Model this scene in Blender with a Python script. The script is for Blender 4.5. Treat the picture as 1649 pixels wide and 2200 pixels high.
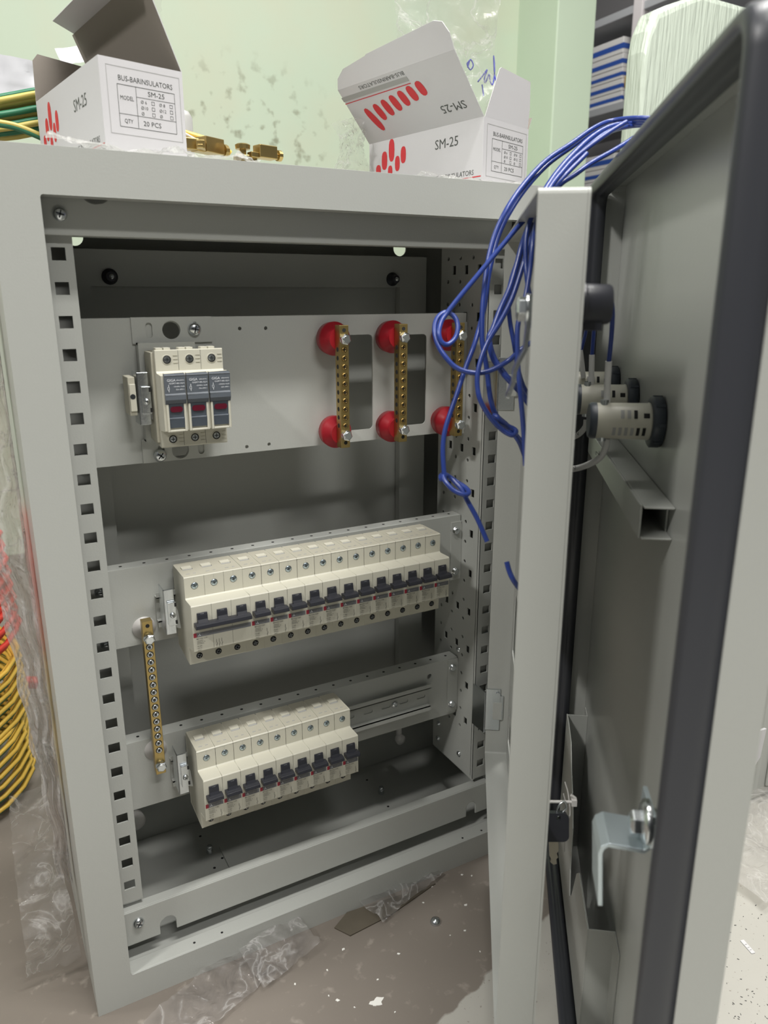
import bpy, bmesh, math, random
from mathutils import Vector as V, Matrix
from mathutils.geometry import tessellate_polygon

for o in list(bpy.data.objects):
    bpy.data.objects.remove(o)
S = bpy.context.scene
COL = S.collection
random.seed(7)

# ---------------------------------------------------------------- camera
CAM = V((-0.0323992, -0.6179503, 0.6527100))
RX = V((0.8765495, -0.4813094, -0.0014901))
RD = V((-0.1334888, -0.2401299, -0.9615188))
RF = V((0.4624302, 0.8430177, -0.2747352))
FPX = 1634.43
cd = bpy.data.cameras.new('camera')
cam = bpy.data.objects.new('camera', cd)
COL.objects.link(cam)
Mc = Matrix((( RX.x, -RD.x, -RF.x, CAM.x), (RX.y, -RD.y, -RF.y, CAM.y), (RX.z, -RD.z, -RF.z, CAM.z), (0, 0, 0, 1)))
cam.matrix_world = Mc
cd.sensor_fit = 'HORIZONTAL'
cd.sensor_width = 36
cd.lens = FPX / 1649 * 36
cd.clip_start = 0.02
cd.dof.use_dof = True
cd.dof.focus_distance = 0.80
cd.dof.aperture_fstop = 13
S.camera = cam

# ---------------------------------------------------------------- world, lights, exposure
W = bpy.data.worlds.new('world')
S.world = W
W.use_nodes = True
bg = W.node_tree.nodes['Background']
bg.inputs[0].default_value = (0.93, 0.95, 0.92, 1)
nt_ = W.node_tree
_tc = nt_.nodes.new('ShaderNodeTexCoord'); _sx = nt_.nodes.new('ShaderNodeSeparateXYZ'); _mr = nt_.nodes.new('ShaderNodeMapRange')
_mr.inputs[1].default_value = -0.1; _mr.inputs[2].default_value = 0.9; _mr.inputs[3].default_value = 0.03; _mr.inputs[4].default_value = 0.26
nt_.links.new(_tc.outputs['Generated'], _sx.inputs[0]); nt_.links.new(_sx.outputs[2], _mr.inputs[0]); nt_.links.new(_mr.outputs[0], bg.inputs[1])
S.view_settings.view_transform = 'Standard'
S.view_settings.look = 'None'
S.view_settings.gamma = 1
S.view_settings.use_curve_mapping = False
S.view_settings.exposure = 0.0

def area(name, loc, target, sx, sy, power, col=(1, 0.98, 0.94)):
    l = bpy.data.lights.new(name, 'AREA')
    l.shape = 'RECTANGLE'; l.size = sx; l.size_y = sy; l.energy = power; l.color = col
    o = bpy.data.objects.new(name, l); COL.objects.link(o)
    o.location = loc
    o.rotation_euler = (V(target) - V(loc)).to_track_quat('-Z', 'Y').to_euler()
    return o
area('ceiling_light', (0.85, 0.08, 2.43), (0.85, 0.08, 0), 1.2, 0.12, 36)
area('ceiling_light', (-1.7, -0.72, 2.43), (-0.6, -0.45, 1.0), 0.3, 0.12, 34)
area('ceiling_light', (0.45, -0.75, 2.43), (0.45, -0.5, 0), 1.2, 0.12, 42)
area('ceiling_light', (0.20, -1.9, 2.43), (0.20, -0.9, 0.3), 1.0, 0.12, 24)
area('ceiling_light', (-1.7, 0.6, 2.43), (-1.5, 0.9, 0), 1.2, 0.12, 20)
area('ceiling_light', (2.4, 1.9, 2.9), (2.8, 2.2, 1.2), 1.0, 0.3, 22)


# ---------------------------------------------------------------- materials
def mat(name, col, rough=0.5, metal=0.0, spec=0.5, coat=0.0, bump=0.0, bscale=200.0, var=0.0, vscale=8.0, alpha=None, trans=0.0):
    m = bpy.data.materials.new(name); m.use_nodes = True
    nt = m.node_tree; p = nt.nodes['Principled BSDF']
    p.inputs['Base Color'].default_value = (*col, 1)
    p.inputs['Roughness'].default_value = rough
    p.inputs['Metallic'].default_value = metal
    p.inputs['Specular IOR Level'].default_value = spec
    p.inputs['Coat Weight'].default_value = coat
    if coat: p.inputs['Coat Roughness'].default_value = 0.15
    if trans: p.inputs['Transmission Weight'].default_value = trans
    if bump or var:
        tc = nt.nodes.new('ShaderNodeTexCoord')
    if bump:
        n = nt.nodes.new('ShaderNodeTexNoise'); n.inputs['Scale'].default_value = bscale; n.inputs['Detail'].default_value = 3
        nt.links.new(tc.outputs['Object'], n.inputs['Vector'])
        b = nt.nodes.new('ShaderNodeBump'); b.inputs['Strength'].default_value = bump; b.inputs['Distance'].default_value = 0.001
        nt.links.new(n.outputs['Fac'], b.inputs['Height']); nt.links.new(b.outputs['Normal'], p.inputs['Normal'])
    if var:
        n2 = nt.nodes.new('ShaderNodeTexNoise'); n2.inputs['Scale'].default_value = vscale; n2.inputs['Detail'].default_value = 5
        nt.links.new(tc.outputs['Object'], n2.inputs['Vector'])
        mx = nt.nodes.new('ShaderNodeMix'); mx.data_type = 'RGBA'
        mx.inputs[6].default_value = tuple(max(0, c * (1 - var)) for c in col) + (1,)
        mx.inputs[7].default_value = tuple(min(1, c * (1 + var)) for c in col) + (1,)
        nt.links.new(n2.outputs['Fac'], mx.inputs[0]); nt.links.new(mx.outputs[2], p.inputs['Base Color'])
    return m

M = {}
M['paint'] = mat('grey_powder_coat', (0.43, 0.44, 0.415), 0.30, spec=0.5, bump=0.10, bscale=600)
M['paint_in'] = mat('grey_powder_coat_inside', (0.43, 0.44, 0.415), 0.5, spec=0.5, bump=0.08, bscale=600)
M['zinc'] = mat('zinc_plated_steel', (0.68, 0.71, 0.73), 0.22, metal=1, bump=0.06, bscale=300)
M['zincblue'] = mat('blue_zinc_plate', (0.60, 0.68, 0.72), 0.38, metal=0.85, bump=0.1, bscale=120)
M['screwface'] = mat('blue_zinc_screw', (0.42, 0.50, 0.55), 0.30, metal=1)
M['recess_shade'] = mat('recess_shade_metal', (0.05, 0.055, 0.06), 0.4, metal=0.6)  # dark tone paints in the shade of screw recesses
M['brass'] = mat('brass', (0.50, 0.37, 0.15), 0.34, metal=1, bump=0.05, bscale=300)
M['brass_dark'] = mat('tarnished_brass_screw', (0.33, 0.23, 0.09), 0.32, metal=1)
M['hole'] = mat('hole_black', (0.012, 0.012, 0.012), 0.8)
M['red'] = mat('red_insulator_resin', (0.30, 0.009, 0.018), 0.36, bump=0.05, bscale=150)
M['cream'] = mat('cream_plastic', (0.55, 0.535, 0.45), 0.42, bump=0.04, bscale=500)
M['cream_lip'] = mat('cream_plastic_lip', (0.66, 0.64, 0.54), 0.4)
M['cream_top'] = mat('cream_plastic_grained', (0.46, 0.44, 0.36), 0.6, bump=0.3, bscale=900)
M['black'] = mat('black_plastic', (0.022, 0.023, 0.03), 0.35)
M['blackcap'] = mat('dark_slate_plastic', (0.045, 0.055, 0.07), 0.4)
M['rubber'] = mat('black_rubber', (0.035, 0.037, 0.045), 0.38, spec=0.5)
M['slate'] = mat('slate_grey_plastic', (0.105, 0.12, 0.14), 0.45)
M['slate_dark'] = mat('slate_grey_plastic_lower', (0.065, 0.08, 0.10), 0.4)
M['maroon'] = mat('maroon_window', (0.10, 0.008, 0.02), 0.2)
M['white_print'] = mat('white_print', (0.75, 0.77, 0.80), 0.6)
M['grey_print'] = mat('grey_band_print', (0.16, 0.165, 0.18), 0.5)
M['red_print'] = mat('red_print', (0.30, 0.02, 0.04), 0.5)
M['black_print'] = mat('black_print', (0.06, 0.06, 0.06), 0.6)
M['blue'] = mat('blue_pvc_wire', (0.020, 0.044, 0.22), 0.28)
M['sleeve'] = mat('pale_sleeve', (0.66, 0.65, 0.64), 0.45)
M['card_white'] = mat('white_card', (0.60, 0.59, 0.605), 0.55, bump=0.05, bscale=150)
M['card_brown'] = mat('grey_brown_card', (0.26, 0.23, 0.20), 0.8, bump=0.1, bscale=200)
M['ink_red'] = mat('box_red_ink', (0.60, 0.03, 0.04), 0.5)
M['ink_dark'] = mat('box_dark_ink', (0.07, 0.075, 0.07), 0.5)
M['ink_grey'] = mat('box_grey_ink', (0.36, 0.36, 0.35), 0.5)
M['paper'] = mat('white_paper', (0.50, 0.50, 0.53), 0.6)
M['yellow'] = mat('yellow_wire', (0.55, 0.45, 0.12), 0.4)
M['yellow2'] = mat('orange_yellow_wire', (0.72, 0.46, 0.07), 0.4)
M['green'] = mat('green_wire', (0.03, 0.17, 0.09), 0.4)
M['redwire'] = mat('red_wire', (0.75, 0.06, 0.04), 0.4)
M['blue_print'] = mat('blue_box_print', (0.03, 0.09, 0.38), 0.5)
M['shelfbox'] = mat('white_shelf_carton', (0.70, 0.69, 0.68), 0.6)
M['rack'] = mat('grey_rack_steel', (0.42, 0.43, 0.45), 0.4)
M['rackpost'] = mat('rack_post_white', (0.72, 0.68, 0.69), 0.4)
M['ochre'] = mat('ochre_parcel', (0.50, 0.33, 0.09), 0.6)
M['steelkey'] = mat('key_steel', (0.55, 0.50, 0.42), 0.35, metal=1)
M['nylon'] = mat('nylon_tie', (0.62, 0.60, 0.58), 0.4)
M['bluepen'] = mat('blue_pen', (0.04, 0.05, 0.40), 0.5)
M['chip'] = mat('white_debris', (0.75, 0.74, 0.70), 0.6)

def film(name, tint, milk, bump=0.8, bscale=35.0, rough=0.12, gl_w=0.6, crease_glint=0.38):
    m = bpy.data.materials.new(name); m.use_nodes = True
    nt = m.node_tree; nt.nodes.clear()
    out = nt.nodes.new('ShaderNodeOutputMaterial')
    tr = nt.nodes.new('ShaderNodeBsdfTransparent'); tr.inputs[0].default_value = (*tint, 1)
    gl = nt.nodes.new('ShaderNodeBsdfGlossy'); gl.inputs['Roughness'].default_value = rough
    df = nt.nodes.new('ShaderNodeBsdfTranslucent'); df.inputs[0].default_value = (0.85, 0.84, 0.83, 1)
    d2 = nt.nodes.new('ShaderNodeBsdfDiffuse'); d2.inputs[0].default_value = (0.85, 0.84, 0.83, 1)
    tc = nt.nodes.new('ShaderNodeTexCoord')
    n = nt.nodes.new('ShaderNodeTexNoise'); n.inputs['Scale'].default_value = bscale; n.inputs['Detail'].default_value = 5; n.inputs['Distortion'].default_value = 1.5
    b = nt.nodes.new('ShaderNodeBump'); b.inputs['Strength'].default_value = bump; b.inputs['Distance'].default_value = 0.01
    nt.links.new(tc.outputs['Object'], n.inputs['Vector']); nt.links.new(n.outputs['Fac'], b.inputs['Height'])
    for s in (gl, df, d2): nt.links.new(b.outputs['Normal'], s.inputs['Normal'])
    md = nt.nodes.new('ShaderNodeMixShader'); md.inputs[0].default_value = 0.5
    nt.links.new(df.outputs[0], md.inputs[1]); nt.links.new(d2.outputs[0], md.inputs[2])
    # film sparkle painted in as whiter noise lines, shaped like creases
    n3 = nt.nodes.new('ShaderNodeTexNoise'); n3.inputs['Scale'].default_value = bscale * 0.8; n3.inputs['Detail'].default_value = 3; n3.inputs['Distortion'].default_value = 1.0
    nt.links.new(tc.outputs['Object'], n3.inputs['Vector'])
    def mth(op, a, b):
        q = nt.nodes.new('ShaderNodeMath'); q.operation = op
        for k, x in enumerate((a, b)):
            if isinstance(x, (int, float)): q.inputs[k].default_value = x
            else: nt.links.new(x, q.inputs[k])
        return q.outputs[0]
    rid = mth('SUBTRACT', 1.0, mth('MULTIPLY', mth('ABSOLUTE', mth('SUBTRACT', n3.outputs['Fac'], 0.5), 0), 14.0))
    rid = mth('MULTIPLY', mth('POWER', mth('MAXIMUM', rid, 0.0), 2.5), crease_glint)
    m1 = nt.nodes.new('ShaderNodeMixShader'); nt.links.new(mth('MINIMUM', mth('ADD', rid, milk), 0.95), m1.inputs[0])
    nt.links.new(tr.outputs[0], m1.inputs[1]); nt.links.new(md.outputs[0], m1.inputs[2])
    fr = nt.nodes.new('ShaderNodeFresnel'); fr.inputs[0].default_value = 1.45
    nt.links.new(b.outputs['Normal'], fr.inputs['Normal'])
    m2 = nt.nodes.new('ShaderNodeMixShader')
    gw = nt.nodes.new('ShaderNodeMath'); gw.operation = 'MULTIPLY'; gw.inputs[1].default_value = gl_w; nt.links.new(fr.outputs[0], gw.inputs[0])
    nt.links.new(gw.outputs[0], m2.inputs[0]); nt.links.new(m1.outputs[0], m2.inputs[1]); nt.links.new(gl.outputs[0], m2.inputs[2])
    nt.links.new(m2.outputs[0], out.inputs[0])
    return m
M['film'] = film('clear_plastic_film', (0.985, 0.98, 0.98), 0.12, rough=0.08)
M['film_milky'] = film('milky_plastic_film', (0.90, 0.84, 0.84), 0.50, crease_glint=0.4, bscale=30)
M['bag'] = film('clear_bag', (0.985, 0.985, 0.985), 0.13, bscale=24, rough=0.06, crease_glint=0.4)
M['film_floor'] = film('translucent_sheet', (0.97, 0.96, 0.94), 0.35, crease_glint=0.2)

def green_wall():
    m = mat('pale_green_wall_paint', (0.62, 0.72, 0.56), 0.6, bump=0.15, bscale=12)
    nt = m.node_tree; p = nt.nodes['Principled BSDF']
    tc = nt.nodes.new('ShaderNodeTexCoord')
    def noise(s, d=5, off=(0, 0, 0)):
        mp = nt.nodes.new('ShaderNodeMapping'); mp.inputs['Location'].default_value = off
        nt.links.new(tc.outputs['Object'], mp.inputs[0])
        n = nt.nodes.new('ShaderNodeTexNoise'); n.inputs['Scale'].default_value = s; n.inputs['Detail'].default_value = d
        nt.links.new(mp.outputs[0], n.inputs['Vector']); return n.outputs['Fac']
    def ramp(src, a, b):
        r = nt.nodes.new('ShaderNodeMapRange'); r.inputs[1].default_value = a; r.inputs[2].default_value = b
        nt.links.new(src, r.inputs[0]); return r.outputs[0]
    def mix(f, c1, c2):
        mx = nt.nodes.new('ShaderNodeMix'); mx.data_type = 'RGBA'
        nt.links.new(f, mx.inputs[0])
        for k, c in ((6, c1), (7, c2)):
            if isinstance(c, tuple): mx.inputs[k].default_value = (*c, 1)
            else: nt.links.new(c, mx.inputs[k])
        return mx.outputs[2]
    base = mix(noise(2.2), (0.46, 0.555, 0.43), (0.53, 0.60, 0.475))
    worn = mix(ramp(noise(3.5, 6, (4, 2, 1)), 0.45, 0.7), base, (0.52, 0.55, 0.42))
    # grubby patch low on the wall, in a blotch of its own
    sx = nt.nodes.new('ShaderNodeSeparateXYZ'); nt.links.new(tc.outputs['Object'], sx.inputs[0])
    def mth(op, a, b=None, c=None):
        n = nt.nodes.new('ShaderNodeMath'); n.operation = op
        for k, x in enumerate((a, b, c)):
            if x is None: continue
            if isinstance(x, (int, float)): n.inputs[k].default_value = x
            else: nt.links.new(x, n.inputs[k])
        return n.outputs[0]
    dx = mth('MULTIPLY', mth('SUBTRACT', sx.outputs[0], 0.72), 3.2)
    dz = mth('MULTIPLY', mth('SUBTRACT', sx.outputs[2], 1.05), 4.5)
    dist = mth('ADD', mth('MULTIPLY', dx, dx), mth('MULTIPLY', dz, dz))
    blob = ramp(dist, 1.0, 0.1)
    spots = ramp(noise(26, 4, (1, 5, 2)), 0.56, 0.66)
    f = mth('MULTIPLY', mth('MULTIPLY', blob, spots), 0.75)
    col = mix(f, worn, (0.20, 0.20, 0.13))
    nt.links.new(col, p.inputs['Base Color'])
    return m
M['wall'] = green_wall()
M['column'] = mat('pale_green_column_paint', (0.51, 0.61, 0.475), 0.55, var=0.05, vscale=3)
M['farwall'] = mat('far_wall_paint', (0.34, 0.33, 0.34), 0.7)

def floor_mat():
    m = mat('stained_concrete', (0.3, 0.28, 0.25), 0.55, bump=0.25, bscale=60)
    nt = m.node_tree; p = nt.nodes['Principled BSDF']
    tc = nt.nodes.new('ShaderNodeTexCoord')
    def noise(s, d=6, off=(0, 0, 0)):
        mp = nt.nodes.new('ShaderNodeMapping'); mp.inputs['Location'].default_value = off
        nt.links.new(tc.outputs['Object'], mp.inputs[0])
        n = nt.nodes.new('ShaderNodeTexNoise'); n.inputs['Scale'].default_value = s; n.inputs['Detail'].default_value = d
        nt.links.new(mp.outputs[0], n.inputs['Vector']); return n.outputs['Fac']
    def ramp(src, a, b):
        r = nt.nodes.new('ShaderNodeMapRange'); r.inputs[1].default_value = a; r.inputs[2].default_value = b
        nt.links.new(src, r.inputs[0]); return r.outputs[0]
    def mix(f, c1, c2):
        mx = nt.nodes.new('ShaderNodeMix'); mx.data_type = 'RGBA'
        nt.links.new(f, mx.inputs[0])
        for k, c in ((6, c1), (7, c2)):
            if isinstance(c, tuple): mx.inputs[k].default_value = (*c, 1)
            else: nt.links.new(c, mx.inputs[k])
        return mx.outputs[2]
    def mth(op, a, b=None, c=None):
        n = nt.nodes.new('ShaderNodeMath'); n.operation = op
        for k, x in enumerate((a, b, c)):
            if x is None: continue
            if isinstance(x, (int, float)): n.inputs[k].default_value = x
            else: nt.links.new(x, n.inputs[k])
        return n.outputs[0]
    conc = mix(noise(4), (0.14, 0.12, 0.102), (0.215, 0.188, 0.160))
    conc = mix(mth('MULTIPLY', ramp(noise(70, 5, (3, 1, 0)), 0.60, 0.72), 0.35), conc, (0.42, 0.38, 0.33))
    paint = mix(noise(6, 5, (2, 2, 0)), (0.37, 0.36, 0.325), (0.46, 0.445, 0.405))
    paint = mix(mth('MULTIPLY', ramp(noise(260, 3, (7, 1, 0)), 0.66, 0.71), 0.7), paint, (0.20, 0.17, 0.14))
    sx = nt.nodes.new('ShaderNodeSeparateXYZ'); nt.links.new(tc.outputs['Object'], sx.inputs[0])
    # old floor paint covers the ground to the right of a ragged line
    e = mth('SUBTRACT', sx.outputs[0], mth('MULTIPLY', mth('ADD', sx.outputs[1], 0.14), 3.5))
    e = mth('ADD', e, mth('MULTIPLY', noise(25, 5, (9, 9, 0)), 0.10))
    mask = ramp(e, 0.385, 0.395)
    col = mix(mask, conc, paint)
    nt.links.new(col, p.inputs['Base Color'])
    return m
M['floor'] = floor_mat()

# ---------------------------------------------------------------- mesh building
_fonts = {}
def glyphs(s):
    if s not in _fonts:
        cu = bpy.data.curves.new('t', 'FONT'); cu.body = s; cu.size = 1; cu.resolution_u = 2
        ob = bpy.data.objects.new('t', cu); COL.objects.link(ob)
        dg = bpy.context.evaluated_depsgraph_get()
        me = bpy.data.meshes.new_from_object(ob.evaluated_get(dg))
        vs = [v.co.copy() for v in me.vertices]; fs = [tuple(p.vertices) for p in me.polygons]
        bpy.data.objects.remove(ob); bpy.data.meshes.remove(me); bpy.data.curves.remove(cu)
        _fonts[s] = (vs, fs)
    return _fonts[s]

class MB:
    def __init__(self): self.v = []; self.f = []; self.m = []; self.s = []; self.mats = []
    def mi(self, m):
        if m not in self.mats: self.mats.append(m)
        return self.mats.index(m)
    def add(self, vs, fs, m, smooth=False, X=None):
        b = len(self.v)
        self.v += [(X @ V(v)) if X else V(v) for v in vs]
        k = self.mi(m)
        for f in fs:
            self.f.append([b + i for i in f]); self.m.append(k); self.s.append(smooth)
        return self
    def box(self, x0, x1, y0, y1, z0, z1, m, X=None):
        vs = [(x, y, z) for x in (x0, x1) for y in (y0, y1) for z in (z0, z1)]
        fs = [(0, 1, 3, 2), (4, 6, 7, 5), (0, 4, 5, 1), (2, 3, 7, 6), (0, 2, 6, 4), (1, 5, 7, 3)]
        return self.add(vs, fs, m, False, X)
    def rings(self, rings, m, smooth=True, cap=True, closed=False, X=None):
        n = len(rings[0]); vs = [p for r in rings for p in r]; fs = []
        k = len(rings)
        for i in range(k if closed else k - 1):
            a = i * n; b = ((i + 1) % k) * n
            for j in range(n): fs.append((a + j, a + (j + 1) % n, b + (j + 1) % n, b + j))
        self.add(vs, fs, m, smooth, X)
        if cap and not closed:
            self.add(rings[0], [tuple(range(n))[::-1]], m, False, X); self.add(rings[-1], [tuple(range(n))], m, False, X)
        return self
    def lathe(self, c, ax, prof, m, n=20, smooth=True, cap=True, X=None, ph=0):
        """prof: list of (distance along axis, radius)"""
        ax = V(ax).normalized(); u = ax.orthogonal().normalized(); w = ax.cross(u); c = V(c)
        rs = [[c + ax * d + (u * math.cos(2 * math.pi * j / n + ph) + w * math.sin(2 * math.pi * j / n + ph)) * max(r, 1e-5) for j in range(n)] for d, r in prof]
        return self.rings(rs, m, smooth, cap, False, X)
    def cyl(self, a, b, r, m, n=20, X=None):
        a = V(a); b = V(b); return self.lathe(a, b - a, [(0, r), ((b - a).length, r)], m, n, True, True, X)
    def tube(self, pts, r, m, n=8, sub=6, X=None, smoothpath=True):
        P = [V(p) for p in pts]
        if smoothpath and len(P) > 2:
            Q = []
            for i in range(len(P) - 1):
                p0 = P[i - 1] if i else P[i] * 2 - P[i + 1]; p1 = P[i]; p2 = P[i + 1]; p3 = P[i + 2] if i + 2 < len(P) else P[i + 1] * 2 - P[i]
                for k in range(sub):
                    t = k / sub
                    Q.append(0.5 * ((2 * p1) + (p2 - p0) * t + (2 * p0 - 5 * p1 + 4 * p2 - p3) * t * t + (3 * p1 - p0 - 3 * p2 + p3) * t ** 3))
            Q.append(P[-1]); P = Q
        rs = []; T = (P[1] - P[0]).normalized(); u = T.orthogonal().normalized()
        for i, p in enumerate(P):
            t = (P[min(i + 1, len(P) - 1)] - P[max(i - 1, 0)])
            if t.length < 1e-9: t = T
            t.normalize(); u = (u - t * u.dot(t)); u = u.normalized() if u.length > 1e-6 else t.orthogonal().normalized(); w = t.cross(u); T = t
            rs.append([p + (u * math.cos(2 * math.pi * j / n) + w * math.sin(2 * math.pi * j / n)) * r for j in range(n)])
        return self.rings(rs, m, True, True, False, X)
    def plate(self, outer, holes, th, m, X):
        """flat sheet in X's xy plane with real holes, thickness th along X's z"""
        loops = [outer] + list(holes)
        tri = tessellate_polygon([[V((p[0], p[1], 0)) for p in l] for l in loops])
        flat = [p for l in loops for p in l]; n = len(flat)
        # drop degenerate or wrongly oriented triangles
        up = []
        for t in tri:
            a, b, c = (V(flat[i]) for i in t)
            s = (b - a).x * (c - a).y - (b - a).y * (c - a).x
            up.append(tuple(t) if s > 0 else tuple(t)[::-1])
        vs = [(p[0], p[1], 0) for p in flat] + [(p[0], p[1], th) for p in flat]
        fs = [t[::-1] for t in up] + [tuple(i + n for i in t) for t in up]
        b = 0
        for l in loops:
            k = len(l)
            for i in range(k): fs.append((b + i, b + (i + 1) % k, b + (i + 1) % k + n, b + i + n))
            b += k
        self.add(vs, fs, m, False, X)
        return self
    def prism(self, poly, th, m, X): return self.plate(poly, [], th, m, X)
    def text(self, s, size, X, m, align='C', w=None):
        vs, fs = glyphs(s)
        if not vs: return self
        x0 = min(v.x for v in vs); x1 = max(v.x for v in vs); sx = size if w is None else w / (x1 - x0)
        off = {'C': (x0 + x1) / 2, 'L': x0, 'R': x1}[align]
        return self.add([((v.x - off) * sx, (v.y - 0.35) * size, 0) for v in vs], fs, m, False, X)
    def quad(self, x0, x1, y0, y1, m, X): return self.add([(x0, y0, 0), (x1, y0, 0), (x1, y1, 0), (x0, y1, 0)], [(0, 1, 2, 3)], m, False, X)
    def frame(self, x0, x1, y0, y1, t, m, X):
        self.quad(x0, x1, y0, y0 + t, m, X); self.quad(x0, x1, y1 - t, y1, m, X); self.quad(x0, x0 + t, y0, y1, m, X); return self.quad(x1 - t, x1, y0, y1, m, X)
    def ell(self, cx, cy, a, b, m, X, n=14, rot=0, p=2.0):
        vs = []
        for j in range(n):
            t = 2 * math.pi * j / n; c = math.cos(t); s = math.sin(t)
            x = a * math.copysign(abs(c) ** (2 / p), c); y = b * math.copysign(abs(s) ** (2 / p), s)
            vs.append((cx + x * math.cos(rot) - y * math.sin(rot), cy + x * math.sin(rot) + y * math.cos(rot), 0))
        return self.add(vs, [tuple(range(n))], m, False, X)

def obj(name, mb, parent=None, bevel=0, label=None, segs=2):
    me = bpy.data.meshes.new(name); me.from_pydata([tuple(v) for v in mb.v], [], mb.f)
    for m in mb.mats: me.materials.append(m)
    for p, k, s in zip(me.polygons, mb.m, mb.s): p.material_index = k; p.use_smooth = s
    me.update()
    o = bpy.data.objects.new(name, me); COL.objects.link(o)
    if parent: o.parent = parent
    if bevel:
        b = o.modifiers.new('bevel', 'BEVEL'); b.width = bevel; b.segments = segs; b.limit_method = 'ANGLE'; b.angle_limit = math.radians(40)
    if label: o['label'] = label
    return o
def tag(o, label, cat, group=None, kind=None):
    o['label'] = label; o['category'] = cat
    if group: o['group'] = group
    if kind: o['kind'] = kind
    return o
def thing(name, label, cat, X=None, group=None):
    o = bpy.data.objects.new(name, None); COL.objects.link(o); o.empty_display_size = 0.02
    if X is not None: o.matrix_world = X
    return tag(o, label, cat, group)
def copy_thing(src, X, label, group=None):
    r = src.copy(); COL.objects.link(r); r.matrix_world = X; r['label'] = label
    if group: r['group'] = group
    for ch in list(src.children):
        c = ch.copy(); COL.objects.link(c); c.parent = r
        for g in list(ch.children):
            d = g.copy(); COL.objects.link(d); d.parent = c
    return r
def struct(name, mb, bevel=0):
    o = obj(name, mb, None, bevel); o['kind'] = 'structure'; return o
def T(x, y, z): return Matrix.Translation((x, y, z))
def basis(o, x, y, z=None):
    x = V(x).normalized(); y = V(y); y = (y - x * x.dot(y)).normalized(); z = x.cross(y)
    return Matrix(((x.x, y.x, z.x, o[0]), (x.y, y.y, z.y, o[1]), (x.z, y.z, z.z, o[2]), (0, 0, 0, 1)))
def front(y): return basis((0, y, 0), (1, 0, 0), (0, 0, 1))       # xy-plane = world XZ, its z points to -Y (toward the room)
def rrect(x0, x1, y0, y1, r, n=5):
    P = []
    for cx, cy, a in ((x1 - r, y1 - r, 0), (x0 + r, y1 - r, 90), (x0 + r, y0 + r, 180), (x1 - r, y0 + r, 270)):
        for k in range(n + 1):
            t = math.radians(a + 90 * k / n); P.append((cx + r * math.cos(t), cy + r * math.sin(t)))
    return P
def rect(x0, x1, y0, y1): return [(x0, y0), (x1, y0), (x1, y1), (x0, y1)]
def circ(cx, cy, r, n=14): return [(cx + r * math.cos(2 * math.pi * k / n), cy + r * math.sin(2 * math.pi * k / n)) for k in range(n)]

def ray(u, v): return RX * ((u - 824.5) / FPX) + RD * ((v - 1100) / FPX) + RF
def atd(u, v, d): return CAM + ray(u, v) * d
def at(u, v, ax, val):
    r = ray(u, v); return CAM + r * ((val - CAM[ax]) / r[ax])

def pan_head(mb, c, ax, r, h=None, cross=True):
    h = h or r * 0.75
    mb.lathe(c, ax, [(0, r), (h * 0.35, r), (h * 0.75, r * 0.8), (h, r * 0.4), (h * 1.02, 0.00001)], M['zinc'], 18)
    if cross:
        a = V(ax).normalized(); X = basis(V(c) + a * (h * 1.0), a.orthogonal(), a.cross(a.orthogonal()))
        X = X @ Matrix.Rotation(random.random() * 1.5, 4, 'Z')
        mb.box(-r * .55, r * .55, -r * .09, r * .09, -r * .12, r * .06, M['recess_shade'], X); mb.box(-r * .09, r * .09, -r * .55, r * .55, -r * .12, r * .06, M['recess_shade'], X)
def hexbolt(mb, c, ax, r, h, washer=0):
    c = V(c); a = V(ax).normalized()
    if washer: mb.lathe(c, a, [(0, washer), (0.0012, washer)], M['zinc'], 20); c = c + a * 0.0012
    mb.lathe(c, a, [(0, r), (h * .8, r), (h, r * .82)], M['zinc'], 6, smooth=False)
    mb.lathe(c + a * h, a, [(0, r * .68), (0.0003, r * .62)], M['zinc'], 14)

# ---------------------------------------------------------------- the room
mb = MB(); mb.box(-4, 6, -3.5, 5, -0.05, 0, M['floor']); struct('floor', mb)
mb = MB(); mb.box(-3, 1.70, 1.5, 1.7, 0, 3.2, M['wall']); struct('wall_back', mb)
mb = MB(); mb.box(1.60, 1.745, 1.32, 1.7, 0, 3.2, M['column']); struct('trim_1', mb, 0.004)
mb = MB(); mb.box(3.9, 4.05, 0.2, 5, 0, 3.2, M['farwall']); mb.box(-3, 4.05, 4.9, 5, 0, 3.2, M['farwall']); struct('wall_right', mb)

# ---------------------------------------------------------------- enclosure
CW, CH, CDP = 0.498, 0.753, 0.2
enc = thing('electrical_enclosure', 'large light grey steel electrical enclosure standing on the floor with both doors open', 'enclosure', T(0, 0, 0))
mb = MB(); P = M['paint']; PI = M['paint_in']
mb.plate(rect(0, CW, 0, CH), [rrect(0.0325, 0.4655, 0.032, 0.721, 0.002, 2)], 0.0016, P, front(0.0016))
for a in ((0, 0.0015, 0.0016, CDP, 0, CH), (CW - 0.0015, CW, 0.0016, CDP, 0, CH), (0.0015, CW - 0.0015, 0.0016, CDP, CH - 0.0015, CH)):
    mb.box(*a, P)
mb.box(0.0015, CW - 0.0015, 0.0016, CDP, 0.0, 0.0015, P)
obj('outer_shell', mb, enc, 0.0012)
mb = MB()   # folded return of the opening
mb.box(0.031, 0.467, 0.0018, 0.018, 0.0305, 0.032, P)
mb.box(0.031, 0.467, 0.0018, 0.018, 0.721, 0.7225, P)
mb.box(0.031, 0.0325, 0.0018, 0.018, 0.032, 0.721, P); mb.box(0.4655, 0.467, 0.0018, 0.018, 0.032, 0.721, P)
for x, y in ((0.0953, 0.009), (0.1232, 0.008), (0.4155, 0.006), (0.4429, 0.006)): mb.cyl((x, y, 0.0315), (x, y, 0.03212), 0.0013, M['hole'], 10)
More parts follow.
